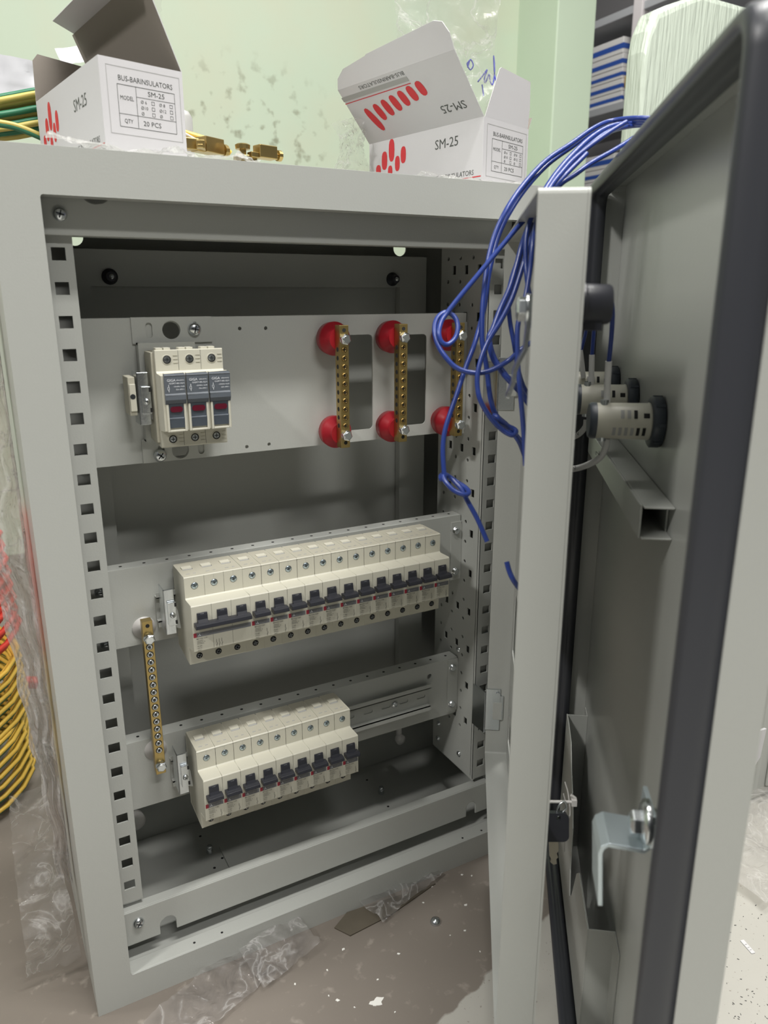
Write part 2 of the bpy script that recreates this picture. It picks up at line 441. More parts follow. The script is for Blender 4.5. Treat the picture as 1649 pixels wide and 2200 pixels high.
obj('opening_flange', mb, enc, 0.0008)
mb = MB()
mb.plate(rect(0.0015, CW - 0.0015, 0.0015, CH - 0.0015), [circ(0.079, 0.7065, 0.0085, 20), circ(0.437, 0.7045, 0.0085, 20)], 0.0015, PI, front(CDP))
obj('back_panel', mb, enc)
mb = MB(); mb.box(0.0015, CW - 0.0015, 0.018, CDP - 0.002, 0.022, 0.0235, PI)
mb.box(0.160, 0.362, 0.055, 0.139, 0.0236, 0.0262, PI)
for x, y in ((0.1455, 0.110), (0.158, 0.121), (0.146, 0.170), (0.3595, 0.119), (0.3717, 0.109), (0.3736, 0.171)): mb.cyl((x, y, 0.0232), (x, y, 0.0237), 0.0016, M['hole'], 10)
obj('floor_tray', mb, enc)
for x, y in ((0.148, 0.137), (0.377, 0.137)):
    mb = MB(); mb.lathe((x, y, 0.0236), (0, 0, 1), [(0, 0.004), (0.004, 0.0035), (0.009, 0.003), (0.0095, 0.001)], M['zinc'], 12)
    obj('tray_screw', mb, enc)
mb = MB()
mb.plate(rect(0.05, 0.443, 0.14, 0.6930), [rect(0.083, 0.409, 0.175, 0.6605)], 0.0015, PI, front(0.15))
mb.box(0.083, 0.409, 0.1502, 0.154, 0.6605, 0.662, PI); mb.box(0.409, 0.4105, 0.1502, 0.158, 0.175, 0.6605, PI); mb.box(0.0815, 0.083, 0.1502, 0.158, 0.175, 0.6605, PI)
mb.box(0.05, 0.0515, 0.1502, 0.198, 0.14, 0.693, PI); mb.box(0.4415, 0.443, 0.1502, 0.165, 0.14, 0.693, PI); mb.box(0.05, 0.443, 0.1502, 0.160, 0.6915, 0.693, PI)
mb.box(0.055, 0.44, 0.160, 0.1615, 0.15, 0.685, PI)
obj('rear_mounting_frame', mb, enc)
for x in (0.0995, 0.3985):
    mb = MB(); mb.lathe((x, 0.1485, 0.669), (0, -1, 0), [(0, 0.0072), (0.002, 0.0072), (0.0035, 0.0045), (0.010, 0.0042)], M['black'], 18)
    mb.lathe((x, 0.139, 0.669), (0, -1, 0), [(0, 0.0024), (0.0035, 0.0022), (0.004, 0.001)], M['zinc'], 12)
    obj('rear_bolt', mb, enc)
# top and bottom rails
mb = MB()
n = 10
arc = [(0.0735 + 0.012 * math.cos(math.pi + math.pi * k / n), 0.7305 + 0.012 * math.sin(math.pi + math.pi * k / n)) for k in range(n + 1)]
mb.plate([(0.0335, 0.6955), (0.4645, 0.6955), (0.4645, 0.7305)] + arc[::-1] + [(0.0335, 0.7305)], [], 0.0016, P, front(0.0251))
mb.box(0.0335, 0.4645, 0.0252, 0.040, 0.6955, 0.6970, P)
obj('top_rail', mb, enc, 0.0008)
def keyslot(x0, x1, zb, zt):
    r = (x1 - x0) / 2; c = (x0 + x1) / 2
    return [(x0, zb)] + [(c + r * math.cos(math.pi - math.pi * k / 8), zt - r + r * math.sin(math.pi - math.pi * k / 8)) for k in range(9)] + [(x1, zb)]
mb = MB()
mb.plate([(0.0335, 0.0435)] + keyslot(0.0668, 0.0826, 0.0435, 0.0615) + keyslot(0.4325, 0.4455, 0.0435, 0.0615) + [(0.4645, 0.0435), (0.4645, 0.0818), (0.0335, 0.0818)], [], 0.0016, P, front(0.0251))
mb.box(0.0335, 0.4645, 0.0252, 0.036, 0.0803, 0.0818, P)
obj('bottom_rail', mb, enc, 0.0008)
for c in ((0.0468, 0.0235, 0.7102), (0.0472, 0.0235, 0.0675)):
    mb = MB(); pan_head(mb, c, (0, -1, 0), 0.0052); obj('rail_screw', mb, enc)
# perforated uprights
def upright(side):
    mb = MB()
    x0, x1 = ((0.0335, 0.0545) if side < 0 else (0.4445, 0.4655))
    hx = 0.0438 if side < 0 else 0.4553
    hs = [rect(hx - 0.005, hx + 0.005, z - 0.0047, z + 0.0047) for z in [0.6826 - 0.025 * k for k in range(24)]]
    mb.plate(rect(x0, x1, 0.088, 0.716), hs, 0.0015, P, front(0.0315))
    xs = 0.0545 if side < 0 else 0.4445
    holes = []
    for k in range(12):
        z = 0.6776 - 0.04725 * k
        for y in (0.0485, 0.0718, 0.0945):
            holes.append([(y + a, z + b) for a, b in ((-0.0033, -0.0045), (0.0033, -0.0045), (0.0033, 0.0045), (-0.0033, 0.0045))])
        for y in (0.0598, 0.083, 0.106):
            for dz in (0.0118, -0.0118): holes.append(circ(y, z + dz, 0.0022, 8))
    X = basis((xs if side > 0 else xs - 0.0015, 0, 0), (0, 1, 0), (0, 0, 1))
    mb.plate(rect(0.0302, 0.1195, 0.086, 0.716), holes, 0.0015, P, X)
    mb.box(x0, x1, 0.0345 if side > 0 else 0.062, 0.0353 if side > 0 else 0.063, 0.09, 0.715, PI)
    if side > 0: mb.box(0.446, 0.4965, 0.118, 0.1195, 0.09, 0.715, PI)
    else: mb.box(0.0335, 0.035, 0.0316, 0.06, 0.09, 0.715, PI)
    obj('perforated_upright', mb, enc, 0)
upright(-1); upright(1)
for y, z in ((0.059, 0.1067), (0.1058, 0.1024), (0.1056, 0.1239), (0.066, 0.2445)):
    mb = MB(); mb.lathe((0.4445, y, z), (-1, 0, 0), [(0, 0.0034), (0.002, 0.0032), (0.003, 0.001)], M['zinc'], 12); obj('upright_screw', mb, enc)

# outer door -------------------------------------------------------
azo = math.radians(36.9); azi = math.radians(34.9)
XO = basis((0.516, -0.023, 0), (-math.sin(azo), -math.cos(azo), 0), (math.cos(azo), -math.sin(azo), 0))
XI = basis((0.4425, 0.005, 0), (-math.sin(azi), -math.cos(azi), 0), (math.cos(azi), -math.sin(azi), 0))
def yplane(y): return basis((0, y, 0), (1, 0, 0), (0, 0, 1))
DW = 0.498
od = MB()
od.plate(rrect(0, DW, 0, CH, 0.004, 3), [], 0.0015, P, yplane(0.0375))
ob = obj('outer_door', od, enc, 0); ob.matrix_local = XO
mb = MB()
ro = rrect(0, DW, 0, CH, 0.006, 3); ri = rrect(0.0016, DW - 0.0016, 0.0016, CH - 0.0016, 0.005, 3)
mb.plate(ro, [ri], 0.0182, P, yplane(0.0360))
obj('door_return', mb, ob, 0.0006)
mb = MB()
g0 = rrect(0.0004, DW - 0.0004, 0.0004, CH - 0.0004, 0.016, 7)
def gring(ins, y): return [V((p[0], y, p[1])) for p in rrect(ins, DW - ins, ins, CH - ins, 0.018 - ins * 0.5, 7)]
prof = [(0.0006, 0.0176), (0.0002, 0.010), (0.0012, 0.003), (0.0035, 0.0003), (0.0070, 0.0003), (0.0095, 0.0026), (0.0105, 0.006), (0.0098, 0.0075), (0.0112, 0.0095), (0.0118, 0.0176)]
rs = [gring(a, b) for a, b in prof]
n = len(rs[0]); vs = [p for r in rs for p in r]; fs = []
for i in range(len(rs)):
    a = i * n; b = ((i + 1) % len(rs)) * n
    for j in range(n): fs.append((a + j, b + j, b + (j + 1) % n, a + (j + 1) % n))
mb.add(vs, fs, M['rubber'], True)
obj('rubber_gasket', mb, ob)
mb = MB()   # square stiffening tube, open end cut at a slant
x1, y0, y1, z0, z1, t = 0.315, 0.0150, 0.0358, 0.500, 0.5225, 0.0016
mb.box(0.03, x1, y0, y0 + t, z0, z1, P); mb.box(0.03, x1 + 0.004, y0 + t, y1, z1 - t, z1, P); mb.box(0.03, x1 + 0.003, y0 + t, y1, z0, z0 + t, P)
mb.box(0.03, x1 - 0.012, y1 - t, y1, z0 + t, z1 - t, P)
obj('square_tube_stiffener', mb, ob, 0.0008)
mb = MB()   # document pocket
pr = [(0.03, 0.03), (0.272, 0.03), (0.272, 0.1435), (0.2043, 0.1414), (0.190, 0.128), (0.170, 0.085), (0.1556, 0.071), (0.146, 0.095), (0.1416, 0.14), (0.1266, 0.1614), (0.100, 0.178), (0.080, 0.199), (0.05, 0.203), (0.03, 0.203)]
mb.plate(pr, [], 0.0011, P, yplane(0.0141))
mb.box(0.2709, 0.272, 0.0142, 0.0358, 0.03, 0.1435, P); mb.box(0.03, 0.0311, 0.0142, 0.0358, 0.03, 0.2025, P)
mb.box(0.272, 0.295, 0.0347, 0.0358, 0.03, 0.1435, P); mb.box(0.012, 0.03, 0.0347, 0.0358, 0.03, 0.2025, P)
mb.box(0.0311, 0.2709, 0.0142, 0.0358, 0.03, 0.0311, P)
obj('document_pocket', mb, ob)
mb = MB()   # cam lock: barrel, nut and bent cam
w = 0.455
mb.lathe((w, 0.0358, 0.386), (0, -1, 0), [(0, 0.014), (0.006, 0.014), (0.007, 0.0105), (0.026, 0.0105), (0.029, 0.0095)], M['zinc'], 24)
mb.lathe((w, 0.0065, 0.3905), (0, -1, 0), [(0, 0.0115), (0.0025, 0.0115), (0.004, 0.009)], M['zinc'], 24)
hexbolt(mb, (w, 0.0025, 0.3895), (0, -1, 0), 0.0068, 0.0055)
th = 0.0026
path = [(0.0075, 0.398), (0.0072, 0.3795), (0.0045, 0.3765), (-0.0135, 0.3785), (-0.0162, 0.3765), (-0.0172, 0.373), (-0.0148, 0.340)]
def strip(mb, path, th, a, b, m):
    P2 = [V((p[0], p[1])) for p in path]; L = []; R = []
    for i, p in enumerate(P2):
        t = (P2[min(i + 1, len(P2) - 1)] - P2[max(i - 1, 0)]).normalized(); nn = V((-t.y, t.x)) * th / 2
        L.append(p + nn); R.append(p - nn)
    k = len(P2)
    vs = [(x, q.x, q.y) for x in (a, b) for q in L + R]
    fs = []
    for i in range(k - 1):
        fs += [(i, i + 1, 2 * k + i + 1, 2 * k + i), (k + i, 3 * k + i, 3 * k + i + 1, k + i + 1), (i, k + i, k + i + 1, i + 1), (2 * k + i, 2 * k + i + 1, 3 * k + i + 1, 3 * k + i)]
    fs += [(0, 2 * k, 3 * k, k), (k - 1, 2 * k - 1, 4 * k - 1, 3 * k - 1)]
    mb.add(vs, fs, m)
strip(mb, path, th, w - 0.020, w + 0.006, M['zincblue'])
obj('cam_lock', mb, ob, 0.0005)
mb = MB(); mb.lathe((0.455, 0.030, 0.335), (0, 0, -1), [(0, 0.0025), (0.003, 0.003), (0.025, 0.0014)], M['zinc'], 12); obj('latch_stop', mb, ob)

# inner door -------------------------------------------------------
IW, IZ0, IZ1 = 0.365, 0.14, 0.7045
mb = MB()
wins = [rrect(0.012, 0.345, 0.276, 0.350, 0.004, 3), rrect(0.012, 0.345, 0.165, 0.200, 0.004, 3)]
mb.plate(rrect(0, IW, IZ0, IZ1, 0.003, 3), wins, 0.0014, P, yplane(0.0262))
ib = obj('inner_door', mb, enc); ib.matrix_local = XI
mb = MB()
ro = rrect(0, IW, IZ0, IZ1, 0.003, 3); ri = rrect(0.0015, IW - 0.0015, IZ0 + 0.0015, IZ1 - 0.0015, 0.002, 3)
mb.plate(ro, [ri], 0.0246, P, yplane(0.0247))
obj('door_return', mb, ib, 0.0012, segs=3)
mb = MB()   # slam latch seen from inside
w = 0.350
mb.lathe((w, 0.0245, 0.645), (0, -1, 0), [(0, 0.0095), (0.022, 0.0095)], M['zinc'], 20)
mb.lathe((w, 0.0022, 0.645), (0, -1, 0), [(0, 0.0105), (0.0012, 0.0105)], M['zinc'], 24)
mb.lathe((w, -0.0012, 0.645), (0, -1, 0), [(0, 0.0085), (0.0012, 0.0085)], M['zinc'], 24)
hexbolt(mb, (w, -0.0026, 0.645), (0, -1, 0), 0.0068, 0.0045)
strip(mb, [(0.0003, 0.653), (-0.0003, 0.645), (-0.0016, 0.624), (-0.0050, 0.617), (-0.0068, 0.612), (-0.0072, 0.606), (-0.0092, 0.6005), (-0.0102, 0.5975)], 0.0022, w - 0.006, w + 0.006, M['zinc'])
obj('cam_lock', mb, ib, 0.0003)
mb = MB(); mb.lathe((w, 0.0264, 0.6475), (0, 1, 0), [(0, 0.0115), (0.002, 0.0115), (0.0025, 0.0108), (0.0145, 0.0105), (0.016, 0.0095)], M['black'], 20)
mb.box(w - 0.006, w + 0.006, 0.027, 0.038, 0.634, 0.640, M['black'])
obj('lock_knob', mb, ib, 0.0006, label='black plastic knob')
mb = MB()
for z in (0.198, 0.566):
    mb.box(0.0016, 0.0030, -0.0010, 0.0150, z - 0.026, z + 0.026, M['zinc']); mb.box(0.0016, 0.0032, 0.0150, 0.0185, z - 0.012, z + 0.018, M['zinc'])
    mb.cyl((0.0030, 0.0120, z + 0.020), (0.0046, 0.0120, z + 0.020), 0.0026, M['zinc'], 12); mb.box(0.0030, 0.0040, 0.0070, 0.0170, z - 0.012, z + 0.010, P)
    obj('hinge_leaf', mb, ib, 0.0003, label='zinc hinge leaf inside the door'); mb = MB()
# hinges between the upright and the inner door
for z in (0.192, 0.561):
    mb = MB()
    mb.box(0.4405, 0.4425, 0.006, 0.030, z - 0.026, z + 0.026, M['zinc']); mb.box(0.4425, 0.4475, 0.005, 0.007, z - 0.026, z + 0.026, M['zinc'])
    mb.box(0.4470, 0.4660, 0.0065, 0.0085, z - 0.018, z + 0.028, M['zinc'])
    mb.cyl((0.4625, 0.0045, z + 0.024), (0.4625, 0.0065, z + 0.024), 0.0028, M['zinc'], 12)
    mb.box(0.455, 0.470, 0.003, 0.0062, z - 0.012, z + 0.010, P)
    obj('hinge', mb, enc, 0.0004, label='zinc plated inner door hinge')

# ---------------------------------------------------------------- mounting plates
ZP = M['zinc']
def xf(y): return front(y)
def plate_thing(label, z0, z1, holes, y=0.068, flange=0.017):
    t = thing('mounting_plate', label, 'mounting plate', T(0.255, y, z0), 'steel cross plates inside the enclosure')
    Xl = T(-0.255, -y, -z0)
    mb = MB(); mb.plate(rect(0.0555, 0.4435, z0, z1), holes, 0.0015, P, Xl @ front(y + 0.0015))
    mb.box(0.0555, 0.4435, y + 0.0016, y + flange, z1 - 0.0015, z1, P, Xl); mb.box(0.0555, 0.4435, y + 0.0016, y + flange, z0, z0 + 0.0015, P, Xl)
    if flange > 0.012:
        for k in range(18):
            x = 0.072 + k * 0.0212; mb.cyl(Xl @ V((x, y + 0.0085, z1 - 0.0004)), Xl @ V((x, y + 0.0085, z1 + 0.0001)), 0.0016, M['hole'], 8)
    obj('plate', mb, t, 0.0006)
    return t, Xl
t1, X1 = plate_thing('top cross plate carrying the fuse switch and three brass bars', 0.5085, 0.6340,
    [rrect(0.300, 0.331, 0.5203, 0.6148, 0.004), rrect(0.368, 0.3945, 0.5203, 0.6135, 0.004), circ(0.1947, 0.6233, 0.0017, 10), circ(0.2196, 0.6231, 0.0017, 10), circ(0.1325, 0.6225, 0.0076, 24), circ(0.1325, 0.5178, 0.0076, 24), circ(0.1957, 0.5141, 0.0017, 10), circ(0.218, 0.5145, 0.0017, 10)], flange=0.010)
t2, X2 = plate_thing('middle cross plate carrying the long row of fifteen breaker poles', 0.3355, 0.4125, [])
t3, X3 = plate_thing('bottom cross plate carrying the short row of nine breakers', 0.1600, 0.2350, [circ(0.4047, 0.2186, 0.0032)])
for t, Xl, zs in ((t1, X1, (0.6147, 0.5158)), (t2, X2, (0.395, 0.3455)), (t3, X3, (0.2232, 0.1745))):
    for z in zs:
        mb = MB(); mb.lathe(Xl @ V((0.436, 0.068, z)), (0, -1, 0), [(0, 0.0062), (0.001, 0.0062), (0.0012, 0.0045), (0.004, 0.0042), (0.005, 0.003)], ZP, 14); obj('bolt', mb, t)
        mb = MB(); mb.lathe(Xl @ V((0.0555, 0.062, z + 0.006)), (1, 0, 0), [(0, 0.0045), (0.002, 0.0042), (0.003, 0.002)], ZP, 14)
        mb.lathe(Xl @ V((0.050, 0.0475, z + 0.007)), (-1, 0, 0), [(0, 0.0036), (0.005, 0.0034), (0.006, 0.002)], ZP, 12); obj('bolt', mb, t)
    for z in ((zs[0] + zs[1]) / 2,):
        mb = MB(); mb.box(0.4437, 0.4441, 0.0662, 0.090, zs[1] - 0.006, zs[0] + 0.006, P, Xl); mb.box(0.4300, 0.4437, 0.0664, 0.0679, zs[1] - 0.010, zs[0] + 0.010, P, Xl); obj('angle_bracket', mb, t)

# DIN rails
def din(label, x0, x1, zc, y=0.068):
    t = thing('din_rail', label, 'mounting rail', T(x0, y, zc), 'slotted rails on the cross plates')
    L = x1 - x0
    sl = [rrect(a - 0.006, a + 0.006, -0.0022, 0.0022, 0.002, 3) for a in [0.012 + 0.0235 * k for k in range(int((L - 0.015) / 0.0235) + 1)]]
    mb = MB(); F0 = basis((0, -0.0002, 0), (1, 0, 0), (0, 0, 1))
    mb.plate(rect(0, L, -0.0125, 0.0125), [s for s in sl if s[0][0] < L], 0.001, PI, F0)
    for s in (1, -1):
        a, b = sorted((s * 0.0125, s * 0.0115)); mb.box(0, L, -0.0075, -0.0012, a, b, PI)
        a, b = sorted((s * 0.0115, s * 0.0172)); mb.box(0, L, -0.0075, -0.0065, a, b, PI)
    obj('rail', mb, t)
    for x in (0.03, L - 0.046):
        mb = MB(); pan_head(mb, (x, -0.0012, 0), (0, -1, 0), 0.004, cross=False); obj('rail_screw', mb, t)
din('slotted rail behind the long breaker row on the middle plate', 0.0985, 0.392, 0.3695)
din('slotted rail on the bottom plate, its right half left empty', 0.0985, 0.4025, 0.1955)

# ---------------------------------------------------------------- breakers
Cr = M['cream']
PROF = [(0.0, 0.0045), (-0.0365, 0.0), (-0.0395, 0.0006), (-0.0395, 0.0182), (-0.0570, 0.0206), (-0.0582, 0.0215), (-0.0582, 0.0640), (-0.0575, 0.0649), (-0.0410, 0.0649), (-0.0400, 0.0660), (-0.0400, 0.0850), (-0.0390, 0.0857), (-0.003, 0.0857), (0.0, 0.0835)]
def breaker(name, label, poles, group):
    wd = 0.018 * poles - 0.00025
    t = thing(name, label, 'circuit breaker', T(0, 0, 0), group)
    mb = MB()
    X = basis((0, 0, 0), (0, 1, 0), (0, 0, 1))         # profile plane = YZ, extruded along +X
    mb.prism(PROF, wd, Cr, X)
    for k in range(1, poles):
        for a in (-0.0401, -0.0583): mb.box(0.018 * k - 0.0001, 0.018 * k + 0.0001, a, a + 0.0002, 0.066 if a > -0.05 else 0.022, 0.0855 if a > -0.05 else 0.0645, M['hole'])
    mb.quad(0.0003, wd - 0.0003, 0.0004, 0.0385, M['cream_top'], basis((0, -0.0389, 0.08572), (1, 0, 0), (0, 1, 0)))
    obj('housing', mb, t, 0.0003)
    for k in range(poles):
        x = 0.018 * k
        mb = MB()
        mb.box(x + 0.0040, x + 0.0130, -0.0190, -0.0125, 0.0858, 0.0866, M['cream_lip']); mb.box(x + 0.0040, x + 0.0130, -0.0215, -0.0190, 0.0857, 0.0859, M['ink_grey']); mb.box(x + 0.004, x + 0.0075, -0.033, -0.0318, 0.0857, 0.0859, M['ink_grey']); mb.box(x + 0.0105, x + 0.013, -0.033, -0.0318, 0.0857, 0.0859, M['ink_grey'])
        mb.box(x + 0.0128, x + 0.0134, -0.0200, -0.0125, 0.0857, 0.0859, M['hole'])
        mb.box(x + 0.0088, x + 0.0089, -0.0401, -0.0399, 0.0795, 0.0852, M['ink_grey'])
        obj('terminal_cover', mb, t, label='shallow tab on the top face')
        for z, dk in ((0.0767, 0), (0.0079, 1)):
            mb = MB(); yy = -0.0398 if not dk else -0.0385
            if not dk: mb.lathe((x + 0.009, yy, z), (0, -1, 0), [(0, 0.0034), (0.0002, 0.0033)], Cr, 16)
            if dk: mb.lathe((x + 0.009, -0.0396, z), (0, -1, 0), [(0, 0.0030), (0.0001, 0.0030)], M['hole'], 16); yy = -0.0394
            mb.lathe((x + 0.009, yy - 0.0003, z), (0, -1, 0), [(0, 0.0030 if not dk else 0.0022), (0.0003, 0.0027 if not dk else 0.0020), (0.0006, 0.0012)], M['screwface'] if not dk else M['recess_shade'], 14)
            Xs = basis((x + 0.009, yy - 0.0008, z), (1, 0, 0.3), (-0.3, 0, 1))
            mm_ = M['recess_shade'] if not dk else ZP
            mb.box(-0.0019, 0.0019, -0.00025, 0.00025, -0.0002, 0.0001, mm_, Xs); mb.box(-0.00025, 0.00025, -0.0019, 0.0019, -0.0002, 0.0001, mm_, Xs)
            obj('terminal_screw', mb, t, label='zinc cross-head screw' if not dk else 'recessed screw, its recess shade painted dark')
    mb = MB()
    for k in range(poles):
        x = 0.018 * k
        mb.prism([(-0.0570, 0.0465), (-0.0570, 0.0578), (-0.0590, 0.0578), (-0.0598, 0.0555), (-0.0603, 0.0520), (-0.0620, 0.0490), (-0.0650, 0.0470), (-0.0650, 0.0462)], 0.0093, M['black'], basis((x + 0.0045, 0, 0), (0, 1, 0), (0, 0, 1)))
        mb.text('OFF', 0.0019, basis((x + 0.0092, -0.0594, 0.0567), (1, 0, 0), (0, -0.3, 1)), M['white_print'])
    mb.prism([(-0.0580, 0.0452), (-0.0580, 0.0492), (-0.0630, 0.0498), (-0.0664, 0.0490), (-0.0672, 0.0460), (-0.0650, 0.0446)], 0.018 * poles - 0.0030, M['black'], basis((0.0014, 0, 0), (0, 1, 0), (0, 0, 1)))
    obj('toggle', mb, t, 0.0003, label='black switch toggle')
    mb = MB(); X = basis((0, -0.05835, 0), (1, 0, 0), (0, 0, 1))
    x1 = 0.018 * poles - 0.0006
    mb.quad(0.0004, 0.0032, 0.0349, 0.0391, M['red_print'], X); mb.quad(0.0032, x1, 0.0349, 0.0391, M['grey_print'], X)
    X2_ = basis((0, -0.05842, 0), (1, 0, 0), (0, 0, 1))
    def dia(cx, cy, a, s=0.0009):
        c, sn = math.cos(a), math.sin(a); q = [(0, 0), (0.5 * s, 0.87 * s), (0, 1.74 * s), (-0.5 * s, 0.87 * s)]
        mb.add([(cx + p[0] * c - p[1] * sn, cy + p[0] * sn + p[1] * c, 0) for p in q], [(0, 1, 2, 3)], M['white_print'], False, X2_)
    for a in (0, 2.094, -2.094): dia(0.0057, 0.0367, a)
    mb.text('MITSUBISHI', 0.0011, X2_ @ T(0.0080, 0.0372, 0), M['ink_grey'], 'L', 0.0060)
    mb.text('ELECTRIC', 0.0009, X2_ @ T(0.0080, 0.0359, 0), M['ink_grey'], 'L', 0.0045)
    mb.text('BH-D6 C20', 0.0017, X2_ @ T(0.0030, 0.0333, 0), M['black_print'], 'L', 0.0095)
    for s, z, w_ in (('230/400V', 0.0313, 0.0055), ('6000A 3', 0.0298, 0.0070), ('50/60Hz', 0.0284, 0.0060), ('IEC 60898', 0.0262, 0.0040), ('[AC]', 0.0244, 0.0036), ('30C', 0.0222, 0.0035)):
        mb.text(s, 0.0012, X2_ @ T(0.0033, z, 0), M['black_print'], 'L', w_)
    nb = 3 if poles == 3 else 1
    for k in range(nb):
        xx = (0.0205 + 0.0024 * k) if poles == 3 else 0.0145
        for a, b in ((0.0296, 0.0262), (0.0262, 0.0244), (0.0244, 0.0222)):
            mb.quad(xx + (0.0006 if a == 0.0262 else 0), xx + 0.0003 + (0.0006 if a == 0.0262 else 0), b, a, M['black_print'], X2_)
        mb.quad(xx, xx + 0.0009, 0.0242, 0.0245, M['black_print'], X2_)
    obj('printed_label', mb, t)
    return t
BY, BZ2, BZ3 = 0.0625, 0.3255, 0.1500
b3 = breaker('circuit_breaker', 'wide three-pole cream breaker at the left end of the long middle row', 3, 'breakers in the long middle row')
b3.matrix_world = T(0.1162, BY, BZ2)
ordn = ['first', 'second', 'third', 'fourth', 'fifth', 'sixth', 'seventh', 'eighth', 'ninth', 'tenth', 'eleventh', 'twelfth']
g2 = 'breakers in the long middle row'; g3 = 'breakers in the short bottom row'
b1 = breaker('circuit_breaker', 'cream single-pole breaker directly right of the wide three-pole one', 1, g2)
b1.matrix_world = T(0.1702, BY, BZ2)
for k in range(1, 12):
    lab = 'cream single-pole breaker, %s to the right of the wide three-pole one' % ordn[k] if k < 11 else 'cream single-pole breaker at the far right end of the long middle row'
    copy_thing(b1, T(0.1702 + 0.018 * k, BY, BZ2), lab, g2)
for k in range(9):
    lab = 'cream breaker at the left end of the short bottom row' if k == 0 else ('cream breaker at the right end of the short bottom row' if k == 8 else 'cream breaker, %s from the left in the short bottom row' % ordn[k])
    copy_thing(b1, T(0.1150 + 0.018 * k, BY - 0.0015, BZ3), lab, g3)

# rail end clamps
def end_clamp(label, x, zc, s=1.0):
    t = thing('end_clamp', label, 'rail clamp', T(x, 0.0605, zc), 'zinc end clamps at the left of each device row')
    mb = MB()
    mb.box(0, 0.0095, -0.0215, -0.020, -0.022, 0.022, ZP); mb.box(0, 0.0012, -0.0215, -0.002, -0.022, 0.022, ZP)
    mb.box(0.0025, 0.0100, -0.0250, -0.0215, -0.0125, 0.0105, ZP); mb.box(0.0012, 0.0095, -0.0205, -0.003, -0.0215, -0.020, ZP)
    obj('bracket', mb, t, 0.0005)
    mb = MB(); pan_head(mb, (0.0062, -0.0250, -0.002), (0, -1, 0), 0.0027); obj('clamp_screw', mb, t)
    mb = MB()
    for a, b in ((0.009, 0.0125), (-0.008, -0.0045)): mb.box(0.0085, 0.0102, -0.0256, -0.0214, a - 0.003, b - 0.003, M['hole'])
    obj('clamp_slots', mb, t, label='dark side notches')
    mb = MB(); mb.plate([(0.0101, 0.006), (0.0130, -0.002), (0.0145, -0.020), (0.0101, -0.018)], [], 0.0012, PI, basis((0, -0.016, 0), (1, 0, 0), (0, 0, 1)))
    obj('clamp_foot', mb, t)
    return t
end_clamp('zinc end clamp left of the three-pole breaker on the middle plate', 0.1005, 0.3745)
end_clamp('zinc end clamp left of the short bottom breaker row', 0.0998, 0.2045)
end_clamp('zinc end clamp left of the slate and cream fuse switch', 0.0942, 0.5690)

# ---------------------------------------------------------------- fuse switch with its base plate
t = thing('fuse_base_plate', 'grey hat-shaped steel base plate behind the fuse switch', 'base plate', T(0.1335, 0.068, 0.508))
Xl = T(-0.1335, -0.068, -0.508)
mb = MB()
slot = lambda cx, z0, z1, r=0.0028: rrect(cx - r, cx + r, z0, z1, r * 0.95, 4)
mb.plate(rect(0.099, 0.1683, 0.6125, 0.6345), [circ(0.1325, 0.6235, 0.0078, 24), slot(0.1135, 0.617, 0.630), slot(0.153, 0.618, 0.630)], 0.0018, P, Xl @ front(0.0679))
mb.plate(rect(0.099, 0.1688, 0.5085, 0.5300), [circ(0.1325, 0.5175, 0.0078, 24), slot(0.1155, 0.512, 0.524), slot(0.1515, 0.512, 0.526)], 0.0018, P, Xl @ front(0.0679))
mb.box(0.1015, 0.150, 0.0575, 0.0590, 0.529, 0.6135, P, Xl); mb.box(0.1015, 0.1030, 0.0590, 0.0661, 0.529, 0.6135, P, Xl)
mb.box(0.1015, 0.150, 0.0590, 0.0661, 0.6120, 0.6135, P, Xl); mb.box(0.1015, 0.150, 0.0590, 0.0661, 0.529, 0.5305, P, Xl)
obj('base_plate', mb, t, 0.0006)
for c in ((0.1525, 0.0660, 0.6238), (0.1138, 0.0660, 0.5145)):
    mb = MB(); pan_head(mb, Xl @ V(c), (0, -1, 0), 0.0058); obj('fixing_screw', mb, t)
fs_ = thing('fuse_switch', 'three-pole cream fuse switch with slate grey carriers and maroon windows', 'fuse switch', T(0.1078, 0.0565, 0.5283))
x0w = 0.0187
mb = MB(); Xp = basis((0, 0, 0), (0, 1, 0), (0, 0, 1))
mb.prism([(0, 0.002), (-0.0300, 0.0), (-0.0312, 0.001), (-0.0312, 0.0150), (-0.0465, 0.0165), (-0.0465, 0.0615), (-0.0325, 0.0625), (-0.0312, 0.0640), (-0.0312, 0.0805), (-0.0300, 0.0812), (0, 0.0790)], 0.0562, Cr, Xp)
for k in (1, 2):
    for y, a, b in ((-0.0314, 0.0645, 0.0805), (-0.0314, 0.001, 0.0145)): mb.box(x0w * k - 0.0001, x0w * k + 0.0001, y, y + 0.0003, a, b, M['hole'])
obj('housing', mb, fs_, 0.0005)
mb = MB()
mb.box(-0.0022, 0.0, -0.0250, -0.001, 0.004, 0.0790, M['cream_top']); 
for k in range(3):
    for a in (0.002, 0.0085): mb.box(x0w * k + a, x0w * k + a + 0.0055, -0.026, -0.018, 0.0790, 0.0825, Cr)
mb.box(0.0562, 0.0592, -0.034, -0.028, 0.0585, 0.0625, Cr); mb.box(0.0562, 0.0600, -0.034, -0.028, 0.0290, 0.0330, Cr); mb.box(0.0562, 0.0580, -0.034, -0.030, 0.030, 0.060, Cr)
obj('side_ribs', mb, fs_, 0.0004)
